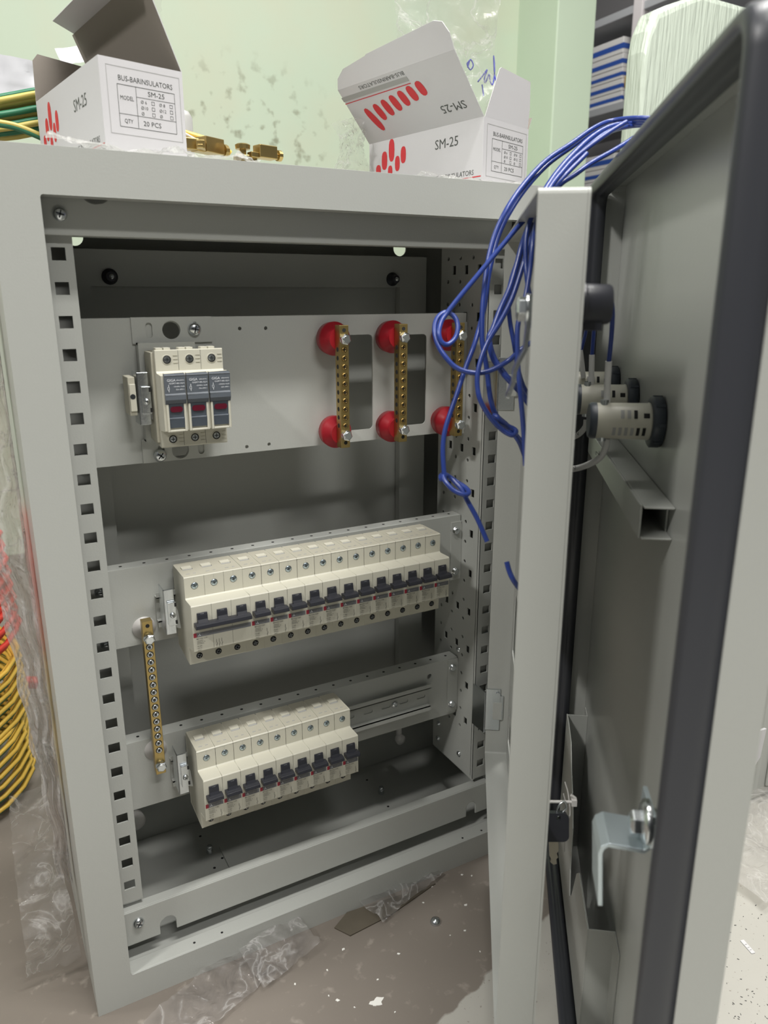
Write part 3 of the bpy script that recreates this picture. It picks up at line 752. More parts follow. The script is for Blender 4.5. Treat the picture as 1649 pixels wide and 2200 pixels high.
for k in range(3):
    x = x0w * k + 0.0006 + (0.0012 if k == 0 else 0.0004); xe = x0w * (k + 1) - 0.0006
    mb = MB()
    mb.prism([(-0.046, 0.0390), (-0.0490, 0.0390), (-0.0510, 0.0425), (-0.0510, 0.0465), (-0.0500, 0.0475), (-0.0505, 0.0622), (-0.0490, 0.0632), (-0.046, 0.0632)], xe - x, M['slate'], basis((x, 0, 0), (0, 1, 0), (0, 0, 1)))
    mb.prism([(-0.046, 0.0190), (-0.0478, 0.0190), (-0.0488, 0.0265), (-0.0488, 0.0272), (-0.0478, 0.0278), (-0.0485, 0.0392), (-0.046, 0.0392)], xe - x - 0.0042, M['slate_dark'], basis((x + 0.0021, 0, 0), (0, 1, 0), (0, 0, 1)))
    ca = obj('fuse_carrier', mb, fs_, 0.0004, label='slate grey pull-out carrier')
    mb = MB(); mb.plate(rrect(x + 0.0032, xe - 0.0030, 0.0322, 0.0368, 0.0022, 4), [], 0.0005, M['maroon'], basis((0, -0.0484, 0), (1, 0, 0), (0, 0, 1))); obj('indicator_window', mb, ca, label='maroon oval window')
    mb = MB(); Xt = basis((0, -0.05075, 0), (1, 0, 0), (0, 0, 1))
    mb.text('GIGA', 0.0029, Xt @ T(x + 0.0018, 0.0583, 0), M['white_print'], 'L', 0.0068); mb.text('electric', 0.0018, Xt @ T(xe - 0.0008, 0.0583, 0), M['white_print'], 'R', 0.0064)
    mb.text('GGRT18S-32/1', 0.0018, Xt @ T(xe - 0.0008, 0.0558, 0), M['white_print'], 'R', 0.0122)
    mb.text('~50/60Hz 10x38', 0.0015, Xt @ T(xe - 0.0008, 0.0532, 0), M['white_print'], 'R', 0.0090); mb.text('32A 690V~', 0.0015, Xt @ T(xe - 0.0008, 0.0508, 0), M['white_print'], 'R', 0.0070)
    mb.quad(x + 0.0026, x + 0.0030, 0.0490, 0.0506, M['white_print'], Xt); mb.quad(x + 0.0026, x + 0.0030, 0.0532, 0.0548, M['white_print'], Xt); mb.frame(x + 0.0018, x + 0.0034, 0.0505, 0.0530, 0.0003, M['white_print'], Xt)
    obj('printed_label', mb, ca)
    mb = MB()
    mb.box(x + 0.0002, x + 0.0020, -0.0492, -0.0464, 0.0160, 0.0388, Cr); mb.box(xe - 0.0020, xe - 0.0002, -0.0492, -0.0464, 0.0160, 0.0388, Cr); mb.box(x + 0.0020, xe - 0.0020, -0.0492, -0.0464, 0.0160, 0.0176, Cr)
    obj('carrier_guard', mb, fs_, 0.0004)
    for z in (0.0733, 0.0072):
        mb = MB(); cx = x0w * k + 0.0093
        mb.lathe((cx, -0.0311, z), (0, -1, 0), [(0, 0.0042), (0.0005, 0.0040)], Cr, 20); mb.lathe((cx, -0.0315, z), (0, -1, 0), [(0, 0.0034), (0.0003, 0.0034)], M['hole'], 18)
        mb.lathe((cx, -0.0317, z), (0, -1, 0), [(0, 0.0027), (0.0004, 0.0024)], ZP, 14)
        mb.box(cx - 0.0018, cx + 0.0018, -0.0324, -0.0320, z - 0.0003, z + 0.0003, M['recess_shade']); mb.box(cx - 0.0003, cx + 0.0003, -0.0324, -0.0320, z - 0.0018, z + 0.0018, M['recess_shade'])
        for q in (-0.003, 0, 0.003): mb.box(cx + 0.0050, cx + 0.0088, -0.0316, -0.0311, z + q, z + q + 0.0004, M['cream_top'])
        obj('terminal_screw', mb, fs_)
tb = thing('terminal_block', 'pale grey plastic rail block left of the fuse switch clamp', 'terminal block', T(0.0868, 0.060, 0.572))
mb = MB(); mb.box(0, 0.0058, -0.021, 0, -0.0165, 0.0155, M['cream_top']); mb.box(0.0006, 0.0058, -0.0225, -0.021, -0.013, 0.010, Cr); mb.cyl((0.003, -0.0227, -0.0005), (0.003, -0.0224, -0.0005), 0.0022, M['recess_shade'], 12)
obj('block_body', mb, tb, 0.0006)

# ---------------------------------------------------------------- brass terminal bars
def brass_bar(name, label, group, xc, z0, z1, y0, y1, nscr, zs, bolts, wd=0.0093, sidehole=True, zinc_screws=False):
    t = thing(name, label, 'terminal bar', T(xc, y1, z0), group); Xl = T(-xc, -y1, -z0)
    mb = MB(); mb.box(xc - wd / 2, xc + wd / 2, y0, y1, z0, z1, M['brass'], Xl)
    obj('bar', mb, t, 0.0004)
    mb = MB(); sm = M['brass_dark'] if not zinc_screws else ZP
    for k in range(nscr):
        z = zs[0] + (zs[1] - zs[0]) * k / (nscr - 1); c = Xl @ V((xc, y0, z))
        mb.lathe(c, (0, -1, 0), [(0, 0.0032), (0.00015, 0.0032)], M['hole'] if zinc_screws else M['brass'], 16)
        mb.lathe(c + V((0, -0.0001, 0)), (0, -1, 0), [(0, 0.0027), (0.0008, 0.0027), (0.0012, 0.0019), (0.0006, 0.0014), (0.0006, 0.0001)], sm, 14)
        Xs = basis(c + V((0, -0.0008, 0)), (math.cos(k * 1.3), 0, math.sin(k * 1.3)), (-math.sin(k * 1.3), 0, math.cos(k * 1.3)))
        mb.box(-0.0013, 0.0013, -0.0002, 0.0002, -0.0003, 0.0003, M['hole'], Xs); mb.box(-0.0002, 0.0002, -0.0013, 0.0013, -0.0003, 0.0003, M['hole'], Xs)
        if sidehole:
            cs = Xl @ V((xc - wd / 2, (y0 + y1) / 2, z)); mb.lathe(cs, (-1, 0, 0), [(0, 0.0022), (0.0001, 0.0022)], M['hole'], 12)
    for z in (z1 - 0.0045, z0 + 0.0050): mb.lathe(Xl @ V((xc, y0, z)), (0, -1, 0), [(0, 0.0019), (0.0001, 0.0019)], M['hole'], 12)
    obj('clamp_screws', mb, t)
    for z in bolts:
        mb = MB(); hexbolt(mb, Xl @ V((xc, y0, z)), (0, -1, 0), 0.0052, 0.0042, 0.0048); obj('bolt', mb, t)
    return t, Xl
for xc, lab in ((0.2826, 'leftmost brass neutral bar, left of the larger plate cutout'), (0.3462, 'middle brass neutral bar between the two plate cutouts'), (0.4128, 'rightmost brass neutral bar, partly behind the looped blue wire')):
    t, Xl = brass_bar('neutral_bar', lab, 'brass bars on red insulators on the top plate', xc, 0.5108, 0.6256, 0.0325, 0.0425, 10, (0.6035, 0.5320), (0.6130, 0.5232))
    for z in (0.6125, 0.5232):
        mb = MB(); mb.lathe(Xl @ V((xc, 0.068, z)), (0, -1, 0), [(0, 0.0120), (0.0045, 0.0125), (0.0060, 0.0152), (0.0145, 0.0160), (0.0165, 0.0155), (0.0210, 0.0105), (0.0252, 0.0100)], M['red'], 32)
        obj('insulator', mb, t, label='red resin standoff insulator')
    t['label'] = lab
t, Xl = brass_bar('earth_bar', 'long brass earth bar spanning the middle and bottom plates at left', None, 0.0862, 0.2048, 0.3655, 0.0490, 0.0580, 15, (0.3400, 0.2310), (0.3490, 0.2148), zinc_screws=True, sidehole=False)
for z in (0.352, 0.2215):
    mb = MB(); mb.lathe(Xl @ V((0.0862, 0.068, z)), (0, -1, 0), [(0, 0.0108), (0.0012, 0.0108), (0.0016, 0.0045), (0.010, 0.0045)], M['nylon'], 28); obj('washer', mb, t, label='pale round washer and spacer')

# cable plug at the bottom left, behind the upright
pl = MB(); c = at(288, 1757, 1, 0.145)
pl.lathe(c, (0, -1, 0), [(-0.004, 0.004), (0, 0.010), (0.008, 0.011), (0.010, 0.006)], M['nylon'], 18); pl.cyl(c + V((-0.004, 0, 0.004)), c + V((-0.006, 0, 0.020)), 0.006, M['nylon'], 14)
tag(obj('rubber_grommet', pl), 'pale grommet at the back low behind the left perforated upright', 'grommet')
pl = MB(); c = at(856, 1585, 1, 0.148); pl.lathe(c, (0, -1, 0), [(0, 0.006), (0.006, 0.007), (0.008, 0.003)], M['nylon'], 16); pl.cyl(c + V((0.001, 0.001, 0.002)), c + V((0.001, 0.001, 0.018)), 0.004, M['nylon'], 12)
tag(obj('rubber_grommet', pl), 'dim grommet at the back below the empty end of the bottom plate', 'grommet')

# ---------------------------------------------------------------- indicator lamps on the outer door
def lamp_parts(t):
    mb = MB(); mb.lathe((0, 0, 0), (0, -1, 0), [(0, 0.0160), (0.0008, 0.0178), (0.0078, 0.0178), (0.0085, 0.0168), (0.0085, 0.0128)], M['blackcap'], 36)
    for k in range(8):
        a = k * math.pi / 4; mb.box(-0.001, 0.001, -0.0074, -0.001, 0.0176, 0.0182, M['blackcap'], Matrix.Rotation(a, 4, 'Y'))
    obj('ring_nut', mb, t, label='black ring nut')
    mb = MB(); mb.lathe((0, -0.0085, 0), (0, -1, 0), [(0, 0.0128), (0.0012, 0.0133), (0.0016, 0.0128), (0.0365, 0.0124)], Cr, 40); obj('lamp_body', mb, t, label='cream slotted lamp body')
    mb = MB()
    def patch(y0, y1, a0, a1, m, r=0.01290):
        vs = []; n = 4
        for k in range(n + 1):
            a = math.radians(a0 + (a1 - a0) * k / n)
            for y in (y0, y1): vs.append((r * math.cos(a), y, r * math.sin(a)))
        mb.add(vs, [(2 * k, 2 * k + 1, 2 * k + 3, 2 * k + 2) for k in range(n)], m)
    for k in range(3): patch(-0.0185 - k * 0.0044, -0.0207 - k * 0.0044 - 0.0002, 16, 44, M['hole'] if k < 1 else M['ink_grey'])
    patch(-0.0105, -0.0145, 18, 34, M['hole'])
    for k in range(6): patch(-0.0125 - k * 0.0040, -0.0147 - k * 0.0040, -42, -12, M['hole'] if k < 2 else M['ink_grey'])
    obj('vent_slots', mb, t)
    mb = MB(); mb.lathe((0, -0.0450, 0), (0, -1, 0), [(0, 0.0127), (0.0035, 0.0127), (0.0050, 0.0115)], M['blackcap'], 32); obj('end_cap', mb, t, label='black end cap')
    mb = MB(); mb.lathe((0.002, -0.040, 0.011), (0, 0, 1), [(0, 0.003), (0.004, 0.0028)], ZP, 10); obj('terminal', mb, t)
    mb = MB(); mb.lathe((0.002, -0.040, -0.011), (0, 0, -1), [(0, 0.003), (0.003, 0.0028)], ZP, 10); obj('terminal', mb, t)
L1 = thing('indicator_lamp', 'cream and black indicator lamp nearest the camera on the outer door', 'indicator lamp', XO @ T(0.2546, 0.0358, 0.567), 'indicator lamps in a row on the outer door')
lamp_parts(L1)
copy_thing(L1, XO @ T(0.1490, 0.0358, 0.568), 'middle cream indicator lamp, partly behind the nearest one')
copy_thing(L1, XO @ T(0.0480, 0.0358, 0.569), 'farthest indicator lamp, nearest the outer door hinge')
def dl(w, t, z): return XO @ V((w, t, z))

# gland wires with printed sleeves
def sleeve_wire(label, pts_sleeve, pts_wire, marks=()):
    t = thing('sleeved_wire', label, 'wire', T(0, 0, 0), 'wires on the indicator lamps')
    mb = MB(); mb.tube(pts_sleeve, 0.0024, M['sleeve'], 10); obj('marker_sleeve', mb, t, label='pale marker sleeve')
    if pts_wire: mb = MB(); mb.tube(pts_wire, 0.0016, M['blue'], 8); obj('wire', mb, t, label='blue insulated wire')
    for p, d in marks:
        mb = MB(); mb.text('N', 0.0042, basis(p - RF * 0.0026, d, -RD), M['black_print']); obj('printed_letter', mb, t)
    return t
def adt(u, v, w0):   # point on the door-local plane w = w0
    n = (XO.to_3x3() @ V((1, 0, 0))); P0 = dl(w0, 0, 0); r = ray(u, v); return CAM + r * ((P0 - CAM).dot(n) / r.dot(n))
sleeve_wire('sleeved blue wire rising from the nearest lamp and looping over the black knob', [adt(1303, 868, 0.2546), adt(1304, 830, 0.2546), adt(1307, 776, 0.256)], [adt(1307, 780, 0.256), adt(1313, 720, 0.262), adt(1315, 665, 0.27), adt(1308, 638, 0.275), adt(1290, 634, 0.27), adt(1270, 655, 0.24), adt(1262, 680, 0.2)])
sleeve_wire('sleeved blue wire rising from the middle lamp', [adt(1269, 833, 0.149), adt(1270, 800, 0.149), adt(1271, 762, 0.149)], [adt(1271, 765, 0.149), adt(1275, 715, 0.149), adt(1278, 680, 0.149)])
sleeve_wire('sleeved blue wire rising from the farthest lamp', [adt(1253, 812, 0.06), adt(1250, 785, 0.06), adt(1246, 752, 0.06)], [adt(1247, 756, 0.06), adt(1256, 722, 0.06), adt(1262, 690, 0.06)])
pN = [adt(1303, 943, 0.2546), adt(1300, 962, 0.2546), adt(1286, 985, 0.25), adt(1256, 1001, 0.24), adt(1225, 1008, 0.22), adt(1190, 1008, 0.2)]
sleeve_wire('pale sleeved wire curving down and left from the nearest lamp', pN, None, ((adt(1281, 974, 0.2546), RX), (adt(1230, 1005, 0.24), RX)))
sleeve_wire('pale sleeved wire curving left from under the middle lamp', [adt(1259, 902, 0.149), adt(1256, 918, 0.149), adt(1240, 935, 0.14), adt(1215, 944, 0.12), adt(1190, 946, 0.10)], None, ((adt(1237, 932, 0.149), RX),))

# ---------------------------------------------------------------- blue wires
def bwire(label, pts, r=0.0017):
    r *= 1.15
    mb = MB(); mb.tube([atd(u, v, d) for u, v, d in pts], r, M['blue'], 9, 6)
    return tag(obj('blue_wire', mb), label, 'wire', 'loose blue wires hanging over the doors')
def over(k): return [(1500 + 6 * k, 640, 0.63 + 0.01 * k), (1496 + 5 * k, 400 + 4 * k, 0.61 + 0.01 * k), (1475 + 3 * k, 300 + 5 * k, 0.595 + 0.012 * k), (1440, 262 + 5 * k, 0.585 + 0.012 * k), (1378, 254 + 5 * k, 0.590 + 0.010 * k)]
bwire('topmost blue wire of the bundle arching widest to the left', over(0) + [(1318, 259, .61), (1277, 274, .60), (1226, 309, .59), (1174, 344, .58), (1129, 391, .57), (1092, 443, .56), (1065, 498, .56), (1050, 550, .56), (1042, 601, .56), (1037, 650, .56), (1035, 700, .56), (1036, 740, .56), (1045, 790, .56), (1052, 850, .56), (1064, 890, .56), (1090, 915, .57), (1125, 955, .58)], .0017)
bwire('blue wire just inside the widest arch, straying left to a knot', over(1) + [(1320, 263, .62), (1280, 279, .61), (1230, 314, .60), (1180, 350, .59), (1136, 396, .575), (1100, 447, .57), (1073, 500, .57), (1058, 552, .57), (1048, 601, .57), (1042, 650, .57), (1030, 700, .565), (1017, 745, .56), (1000, 790, .56), (980, 850, .56), (958, 915, .56), (951, 960, .56), (953, 1010, .56), (955, 1024, .56), (948, 1030, .562), (947, 1022, .566), (957, 1020, .570), (980, 1035, .568), (1000, 1048, .562), (1007, 1058, .556), (998, 1063, .552), (975, 1054, .553), (956, 1034, .556), (952, 1022, .560), (965, 1025, .566), (990, 1050, .562), (1003, 1075, .56), (1025, 1115, .56), (1046, 1163, .56)], .0016)
bwire('thick blue wire in the middle of the arch running down behind the door edge', over(2) + [(1315, 272, .60), (1270, 296, .59), (1225, 338, .58), (1190, 380, .57), (1165, 420, .56), (1140, 475, .555), (1122, 525, .55), (1110, 570, .55), (1095, 620, .55), (1075, 665, .55), (1060, 705, .55), (1050, 730, .55), (1060, 770, .55), (1080, 800, .55), (1095, 818, .55), (1120, 845, .56), (1145, 880, .57)], .0021)
bwire('blue wire in the inner arch ending in a tangle beside the inner door', over(3) + [(1315, 280, .58), (1275, 305, .57), (1232, 345, .56), (1197, 388, .555), (1172, 430, .55), (1155, 470, .545), (1138, 520, .54), (1120, 580, .54), (1100, 640, .54), (1075, 690, .54), (1050, 730, .54), (1035, 765, .54), (1026, 800, .54), (1025, 830, .54), (1032, 862, .54), (1055, 900, .545), (1080, 925, .55), (1100, 935, .55), (1108, 928, .553), (1104, 922, .556), (1090, 915, .555), (1075, 905, .55), (1068, 897, .548), (1062, 893, .55), (1061, 899, .553), (1085, 915, .556), (1112, 945, .56), (1126, 978, .57)], .0016)
bwire('blue wire hanging nearly straight just left of the inner door edge', [(1345, 262, .55), (1300, 290, .545), (1240, 335, .54), (1205, 372, .53), (1180, 405, .52), (1160, 450, .51), (1146, 510, .50), (1138, 580, .50), (1128, 640, .50), (1112, 700, .50), (1112, 780, .50), (1118, 850, .50), (1124, 920, .51), (1128, 1000, .52)], .0015)
bwire('slack blue wire dropping behind the metal lever of the inner lock', [(1200, 390, .57), (1165, 440, .56), (1140, 500, .56), (1112, 560, .56), (1098, 600, .56), (1092, 640, .56), (1095, 690, .56), (1104, 740, .56), (1112, 790, .56), (1124, 830, .57), (1145, 862, .58)], .0015)
bwire('blue wire running down beside the hex nut of the inner lock', [(1260, 330, .54), (1205, 385, .53), (1165, 430, .52), (1140, 470, .52), (1130, 510, .52), (1129, 560, .52), (1133, 610, .52), (1140, 650, .53), (1150, 690, .55)], .0015)
bwire('lone dark blue wire below the bundle passing behind the inner door corner', [(1400, 270, .60), (1355, 300, .58), (1320, 322, .57), (1270, 350, .56), (1235, 375, .55), (1205, 395, .54), (1180, 425, .54), (1165, 470, .545), (1165, 520, .55)], .0016)
bwire('pale-lit blue wire tied in a round loop in front of the right neutral bar', [(1190, 400, .55), (1150, 445, .55), (1110, 490, .55), (1072, 535, .55), (1020, 598, .55), (985, 640, .55), (960, 672, .55), (948, 690, .548), (942, 715, .545), (948, 735, .545), (962, 740, .547), (978, 725, .55), (983, 700, .552), (975, 680, .553), (957, 671, .552), (938, 685, .55), (933, 710, .548), (940, 740, .546), (955, 765, .545), (980, 790, .545), (1015, 801, .545), (1050, 797, .545), (1090, 776, .545), (1120, 750, .54), (1150, 730, .54)], .0016)
bwire('short end of blue wire poking out low beside the inner door edge', [(1088, 1207, .52), (1094, 1228, .52), (1103, 1247, .52), (1118, 1268, .53)], .0016)

# ---------------------------------------------------------------- keys hanging at the pocket
ky = thing('key', 'black-headed steel key hanging by a nylon tie beside the document pocket', 'key', T(0, 0, 0))
dk = 0.60
mb = MB(); c = atd(1190, 1775, dk)
Xk = basis(c, RX, -RD + RX * 0.05)
s = dk / FPX
mb.plate(rrect(-30 * s, 28 * s, -27 * s, 34 * s, 12 * s, 5), [circ(6 * s, 24 * s, 5 * s, 10)], 0.006, M['black'], Xk); obj('key_head', mb, ky, 0.0012, label='black plastic key head')
mb = MB(); mb.plate([(a * s, b * s) for a, b in ((-14, -27), (-12, -60), (-9, -66), (-11, -72), (-4, -78), (3, -76), (2, -66), (6, -62), (3, -54), (7, -48), (6, -27))], [], 0.002, M['steelkey'], Xk @ T(0, 0, 0.002)); obj('key_blade', mb, ky, label='brassy steel key blade')
mb = MB(); mb.tube([Xk @ V((a * s, b * s, 0.003)) for a, b in ((6, 24), (16, 32), (24, 44), (20, 56), (10, 50), (4, 36), (6, 24))], 0.0008, ZP, 6); obj('key_ring', mb, ky, label='thin wire ring')
mb = MB(); a, b = atd(1165, 1722, dk), atd(1232, 1723, dk)
mb.tube([a, b], 0.0013, M['nylon'], 6, smoothpath=False); mb.lathe(b, (b - a), [(-0.002, 0.0035), (0.002, 0.0035)], M['nylon'], 4, smooth=False); mb.tube([b, atd(1236, 1716, dk), atd(1226, 1708, dk)], 0.0012, M['nylon'], 6)
tag(obj('cable_tie', mb), 'pale nylon cable tie above the black-headed key', 'cable tie')
for i, (q, lab) in enumerate(((((1213, 1680), (1220, 1705), (1224, 1745), (1221, 1760)), 'longer thin stiff wire whisker beside the cable tie'), (((1210, 1705), (1216, 1735), (1214, 1790), (1212, 1830)), 'thin stiff wire whisker running down past the key'))):
    mb = MB(); mb.tube([atd(u, v, dk + 0.008 * i) for u, v in q], 0.0005, M['nylon'], 5); tag(obj('wire_whisker', mb), lab, 'wire', 'thin wires by the key')

# ---------------------------------------------------------------- insulator boxes on top of the enclosure
TOP = 0.7535
def carton(label, A, B, C, h, lidphi, lidq, deco):
    A = V((*A, TOP)); B = V((*B, TOP)); C = V((*C, TOP)); D = B + C - A; up = V((0, 0, 1)); H = up * h
    t = thing('insulator_carton', label, 'carton', T(A.x, A.y, A.z), 'white cartons on the enclosure'); XL = T(-A.x, -A.y, -A.z)
    cw, cb = M['card_white'], M['card_brown']
    th = 0.0006
    def sheet(mb, P, nrm, mo=cw, mi_=cb):
        """outer skin white, inner skin brown, real thickness"""
        n = len(P); nrm = nrm.normalized()
        O = [XL @ p for p in P]; I = [XL @ (p - nrm * th) for p in P]
        mb.add(O, [tuple(range(n))], mo); mb.add(I, [tuple(range(n))[::-1]], mi_)
        for i in range(n): mb.add([O[i], O[(i + 1) % n], I[(i + 1) % n], I[i]], [(0, 1, 2, 3)], mo)
    def out(a, b, c): return -((b - a).cross(up)) if ((b - a).cross(up)).dot(c - a) > 0 else (b - a).cross(up)
    mb = MB()
    for p, q, inn in ((A, B, C), (B, D, A), (D, C, A), (C, A, B)):
        sheet(mb, [p, q, q + H, p + H], out(p, q, inn))
    sheet(mb, [A + up * .001, B + up * .001, D + up * .001, C + up * .001], -up)
    obj('carton_body', mb, t)
    # end face print (A to B)
    ub = (B - A).length / 0.069
    XE = basis(A + H + out(A, B, C).normalized() * 0.00015, B - A, up); XE = XL @ XE @ Matrix.Diagonal((ub, 1, 1, 1))
    mb = MB(); k = M['ink_dark']; g = M['ink_grey']; mm = 0.001
    mb.frame(5.3 * mm, 66 * mm, -52 * mm, -5 * mm, .35 * mm, g, XE)
    mb.frame(13 * mm, 61 * mm, -46.5 * mm, -17 * mm, .35 * mm, k, XE); mb.quad(28 * mm, 28.35 * mm, -46.5 * mm, -17 * mm, k, XE)
    mb.quad(13 * mm, 61 * mm, -37.5 * mm, -37.2 * mm, k, XE); mb.quad(28 * mm, 61 * mm, -24.3 * mm, -24 * mm, k, XE)
    def tx(s, size, x, y, al='C', w=None, m=k): mb.text(s, size * mm, XE @ T(x * mm, y * mm, 0), m, al, w and w * mm)
    tx('BUS-BARINSULATORS', 5.2, 37, -12.6, w=45); tx('MODEL', 4.2, 20.5, -26, w=11); tx('QTY', 4, 20.5, -42, w=7); tx('SM-25', 5, 45, -20.6, w=14); tx('20 PCS', 5, 32.5, -42, 'L', 15)
    for r_, (l1, l2) in enumerate((('\u00d8 6', '\u00d8 8'), ('\u00d810', '\u00d812'), ('\u00d8', '\u00d8'))):
        y = -27 - 4.1 * r_
        for x, s_ in ((31.5, l1), (47, l2)): tx(s_, 3.3, x, y, 'L'); mb.frame((x + 9) * mm, (x + 11.6) * mm, (y - 1.2) * mm, (y + 1.4) * mm, .3 * mm, k, XE)
    # long face print (C to A)
    ln = (A - C).length
    XS = XL @ basis(C + out(C, A, B).normalized() * 0.00015, A - C, up)
    mb.text('SM-25', .013, XS @ T(.128, .047, 0), k, 'C', .034)
    mb.text('BUS-BARINSULATORS', .0068, XS @ T(.137, .0150, 0), k, 'C', .062)
    mb.quad(.112, .178, .0100, .0110, M['ink_red'], XS); mb.quad(.112, .178, .0030, .0075, g, XS); mb.quad(.003, .100, .0030, .0075, g, XS)
    for cx, cz, a, b in ((.040, .0515, .0050, .0115), (.0275, .0425, .0050, .0095), (.060, .0445, .0045, .0085), (.050, .0370, .0042, .0078), (.0165, .0330, .0045, .0065), (.0375, .0300, .0040, .0065), (.0280, .0215, .0040, .0060), (.0520, .0200, .0040, .0060), (.041, .0120, .004, .005)):
        mb.ell(cx, cz, a, b, M['ink_red'], XS, p=2.6)
    obj('printed_artwork', mb, t)
    return t, XL, A, B, C, D, H, up, sheet, out
# left carton: lid stands up from its right-hand long side, brown inside showing
t, XL, A, B, C, D, H, up, sheet, out = carton('white carton at left reading SM-25 with its grey-brown inside lid raised', (0.087, 0.038), (0.1535, 0.0545), (0.061, 0.216), 0.070, 66, 0.069, 0)
n_ = (A - B).normalized(); ph = math.radians(66)
dlid = n_ * math.cos(ph) + up * math.sin(ph)
nl = dlid.cross(D - B).normalized(); nl = nl if nl.dot(n_) < 0 else -nl
mb = MB(); sheet(mb, [B + H, D + H, D + H + dlid * .068 , B + H + dlid * .068], nl)
t2d = (dlid * 0.2 + n_).normalized()
obj('lid_flap', mb, t)
mb = MB(); q1 = B + H + dlid * .068; q2 = D + H + dlid * .068; e1 = (q2 - q1).normalized()
sheet(mb, [q1 + e1 * .004, q2 - e1 * .004, q2 - e1 * .014 + t2d * .022, q1 + e1 * .014 + t2d * .022], t2d.cross(e1)); obj('tuck_flap', mb, t)
mb = MB(); e = (D - C).normalized(); sheet(mb, [C + H, D + H, D + H + up * .036 - e * .010, C + H + up * .040 + e * .006, C + H + up * .034 + e * .001], (C - A)); obj('end_flap', mb, t)
mb = MB(); e = (C - A).normalized(); sheet(mb, [D + H, D + H + (up * .5 + e) .normalized() * .03 - (D - C).normalized() * .006, C + H + (D - C) * .55 + (up * .9 + e).normalized() * .045, C + H + (D - C) * .5], (C - A)); obj('side_flap', mb, t)
# right carton
t, XL, A, B, C, D, H, up, sheet, out = carton('white carton at right reading SM-25 with its printed lid flap folded back open', (0.438, 0.040), (0.515, 0.068), (0.4075, 0.217), 0.063, 42, 0.069, 1)
n_ = (A - B).normalized(); ph = math.radians(43); dlid = n_ * math.cos(ph) + up * math.sin(ph); q = .068
nl = dlid.cross(A - C).normalized(); nl = nl if nl.dot(CAM - A) > 0 else -nl
mb = MB(); sheet(mb, [C + H, A + H, A + H + dlid * q, C + H + dlid * q], nl); obj('lid_flap', mb, t)
XF = XL @ basis(C + H + nl * .0002, A - C, dlid)
if (XF.to_3x3() @ V((0, 0, 1))).dot(nl) < 0: XF = XL @ basis(C + H + nl * .0002, A - C, dlid)
mb = MB(); R180 = Matrix.Rotation(math.pi, 4, 'Z')
mb.text('SM-25', .012, XF @ T(.150, .0165, 0) @ R180, M['ink_dark'], 'C', .034)
mb.text('BUS-BARINSULATORS', .0058, XF @ T(.078, .0625, 0) @ R180, M['ink_dark'], 'C', .072)
mb.quad(.006, .115, .0535, .0585, M['ink_grey'], XF); mb.quad(.006, .115, .0505, .0514, M['ink_red'], XF)
for k in range(7):
    mb.ell(.034 + .0150 * k, .030 + .0022 * k - (.004 if k == 0 else 0), .0052, .0150 if k == 0 else .0105 - .0004 * k, M['ink_red'], XF, rot=.30 if k == 0 else .18, p=2.6)
obj('lid_artwork', mb, t)
f0 = C + H + dlid * q; f1 = A + H + dlid * q; e = (A - C).normalized(); d2 = (dlid * 0.9 + up * 0.5).normalized()
mb = MB(); pts = [f0, f1, f1 + d2 * .014 - e * .0005, f1 + d2 * .024 - e * .006, f1 + d2 * .027 - e * .016, f0 + d2 * .022 + e * .062, f0 + d2 * .021 + e * .060, f0 + d2 * .017 + e * .020, f0 + d2 * .010 + e * .006]
sheet(mb, pts, d2.cross(-e) if d2.cross(-e).dot(CAM - A) > 0 else d2.cross(e)); obj('tuck_flap', mb, t)
mb = MB(); e = (B - A).normalized(); o_ = out(A, B, C).normalized(); d3 = (up + o_ * .05).normalized()
sheet(mb, [A + H + e * .002, B + H - e * .002, B + H + d3 * .018 - e * .001, B + H + d3 * .043 - e * .004, A + H + d3 * .046 + e * .024, A + H + d3 * .044 + e * .021], o_, M['card_white'], M['card_brown']); obj('end_flap', mb, t)
mb = MB(); sheet(mb, [B + H, D + H, D + H + up * .012 - n_ * .008, B + H + up * .012 - n_ * .006], -n_); obj('side_flap', mb, t)

# ---------------------------------------------------------------- crumpled sheets
def crumple(name, label, cat, X, w, h, nx, ny, amp, m, seed=1, shape=None, curl=0.0, group=None, kind=None, th=0.0):
    rnd = random.Random(seed)
    bumps = [(rnd.uniform(0, w), rnd.uniform(0, h), rnd.uniform(0.06, 0.3) * max(w, h), rnd.uniform(-1, 1), rnd.uniform(0, math.pi)) for _ in range(34)]
    vs = []
    for j in range(ny + 1):
        for i in range(nx + 1):
            x = w * i / nx; y = h * j / ny; z = 0
            for bx, by, br, ba, bt in bumps:
                dx, dy = x - bx, y - by; u = dx * math.cos(bt) + dy * math.sin(bt); v_ = -dx * math.sin(bt) + dy * math.cos(bt)
                z += ba * amp * math.exp(-(v_ / br) ** 2) * max(0, 1 - abs(u) / (br * 0.30)) * 0.5
            z += curl * ((x / w - 0.5) ** 2)
            p = shape(x / w, y / h) if shape else (0, 0, 0)
            vs.append((x + p[0] + rnd.uniform(-1, 1) * amp * .06, y + p[1] + rnd.uniform(-1, 1) * amp * .06, z + p[2]))
    fs = [(j * (nx + 1) + i, j * (nx + 1) + i + 1, (j + 1) * (nx + 1) + i + 1, (j + 1) * (nx + 1) + i) for j in range(ny) for i in range(nx)]
    mb = MB(); mb.add(vs, fs, m, True, X)
    return tag(obj(name, mb), label, cat, group, kind)

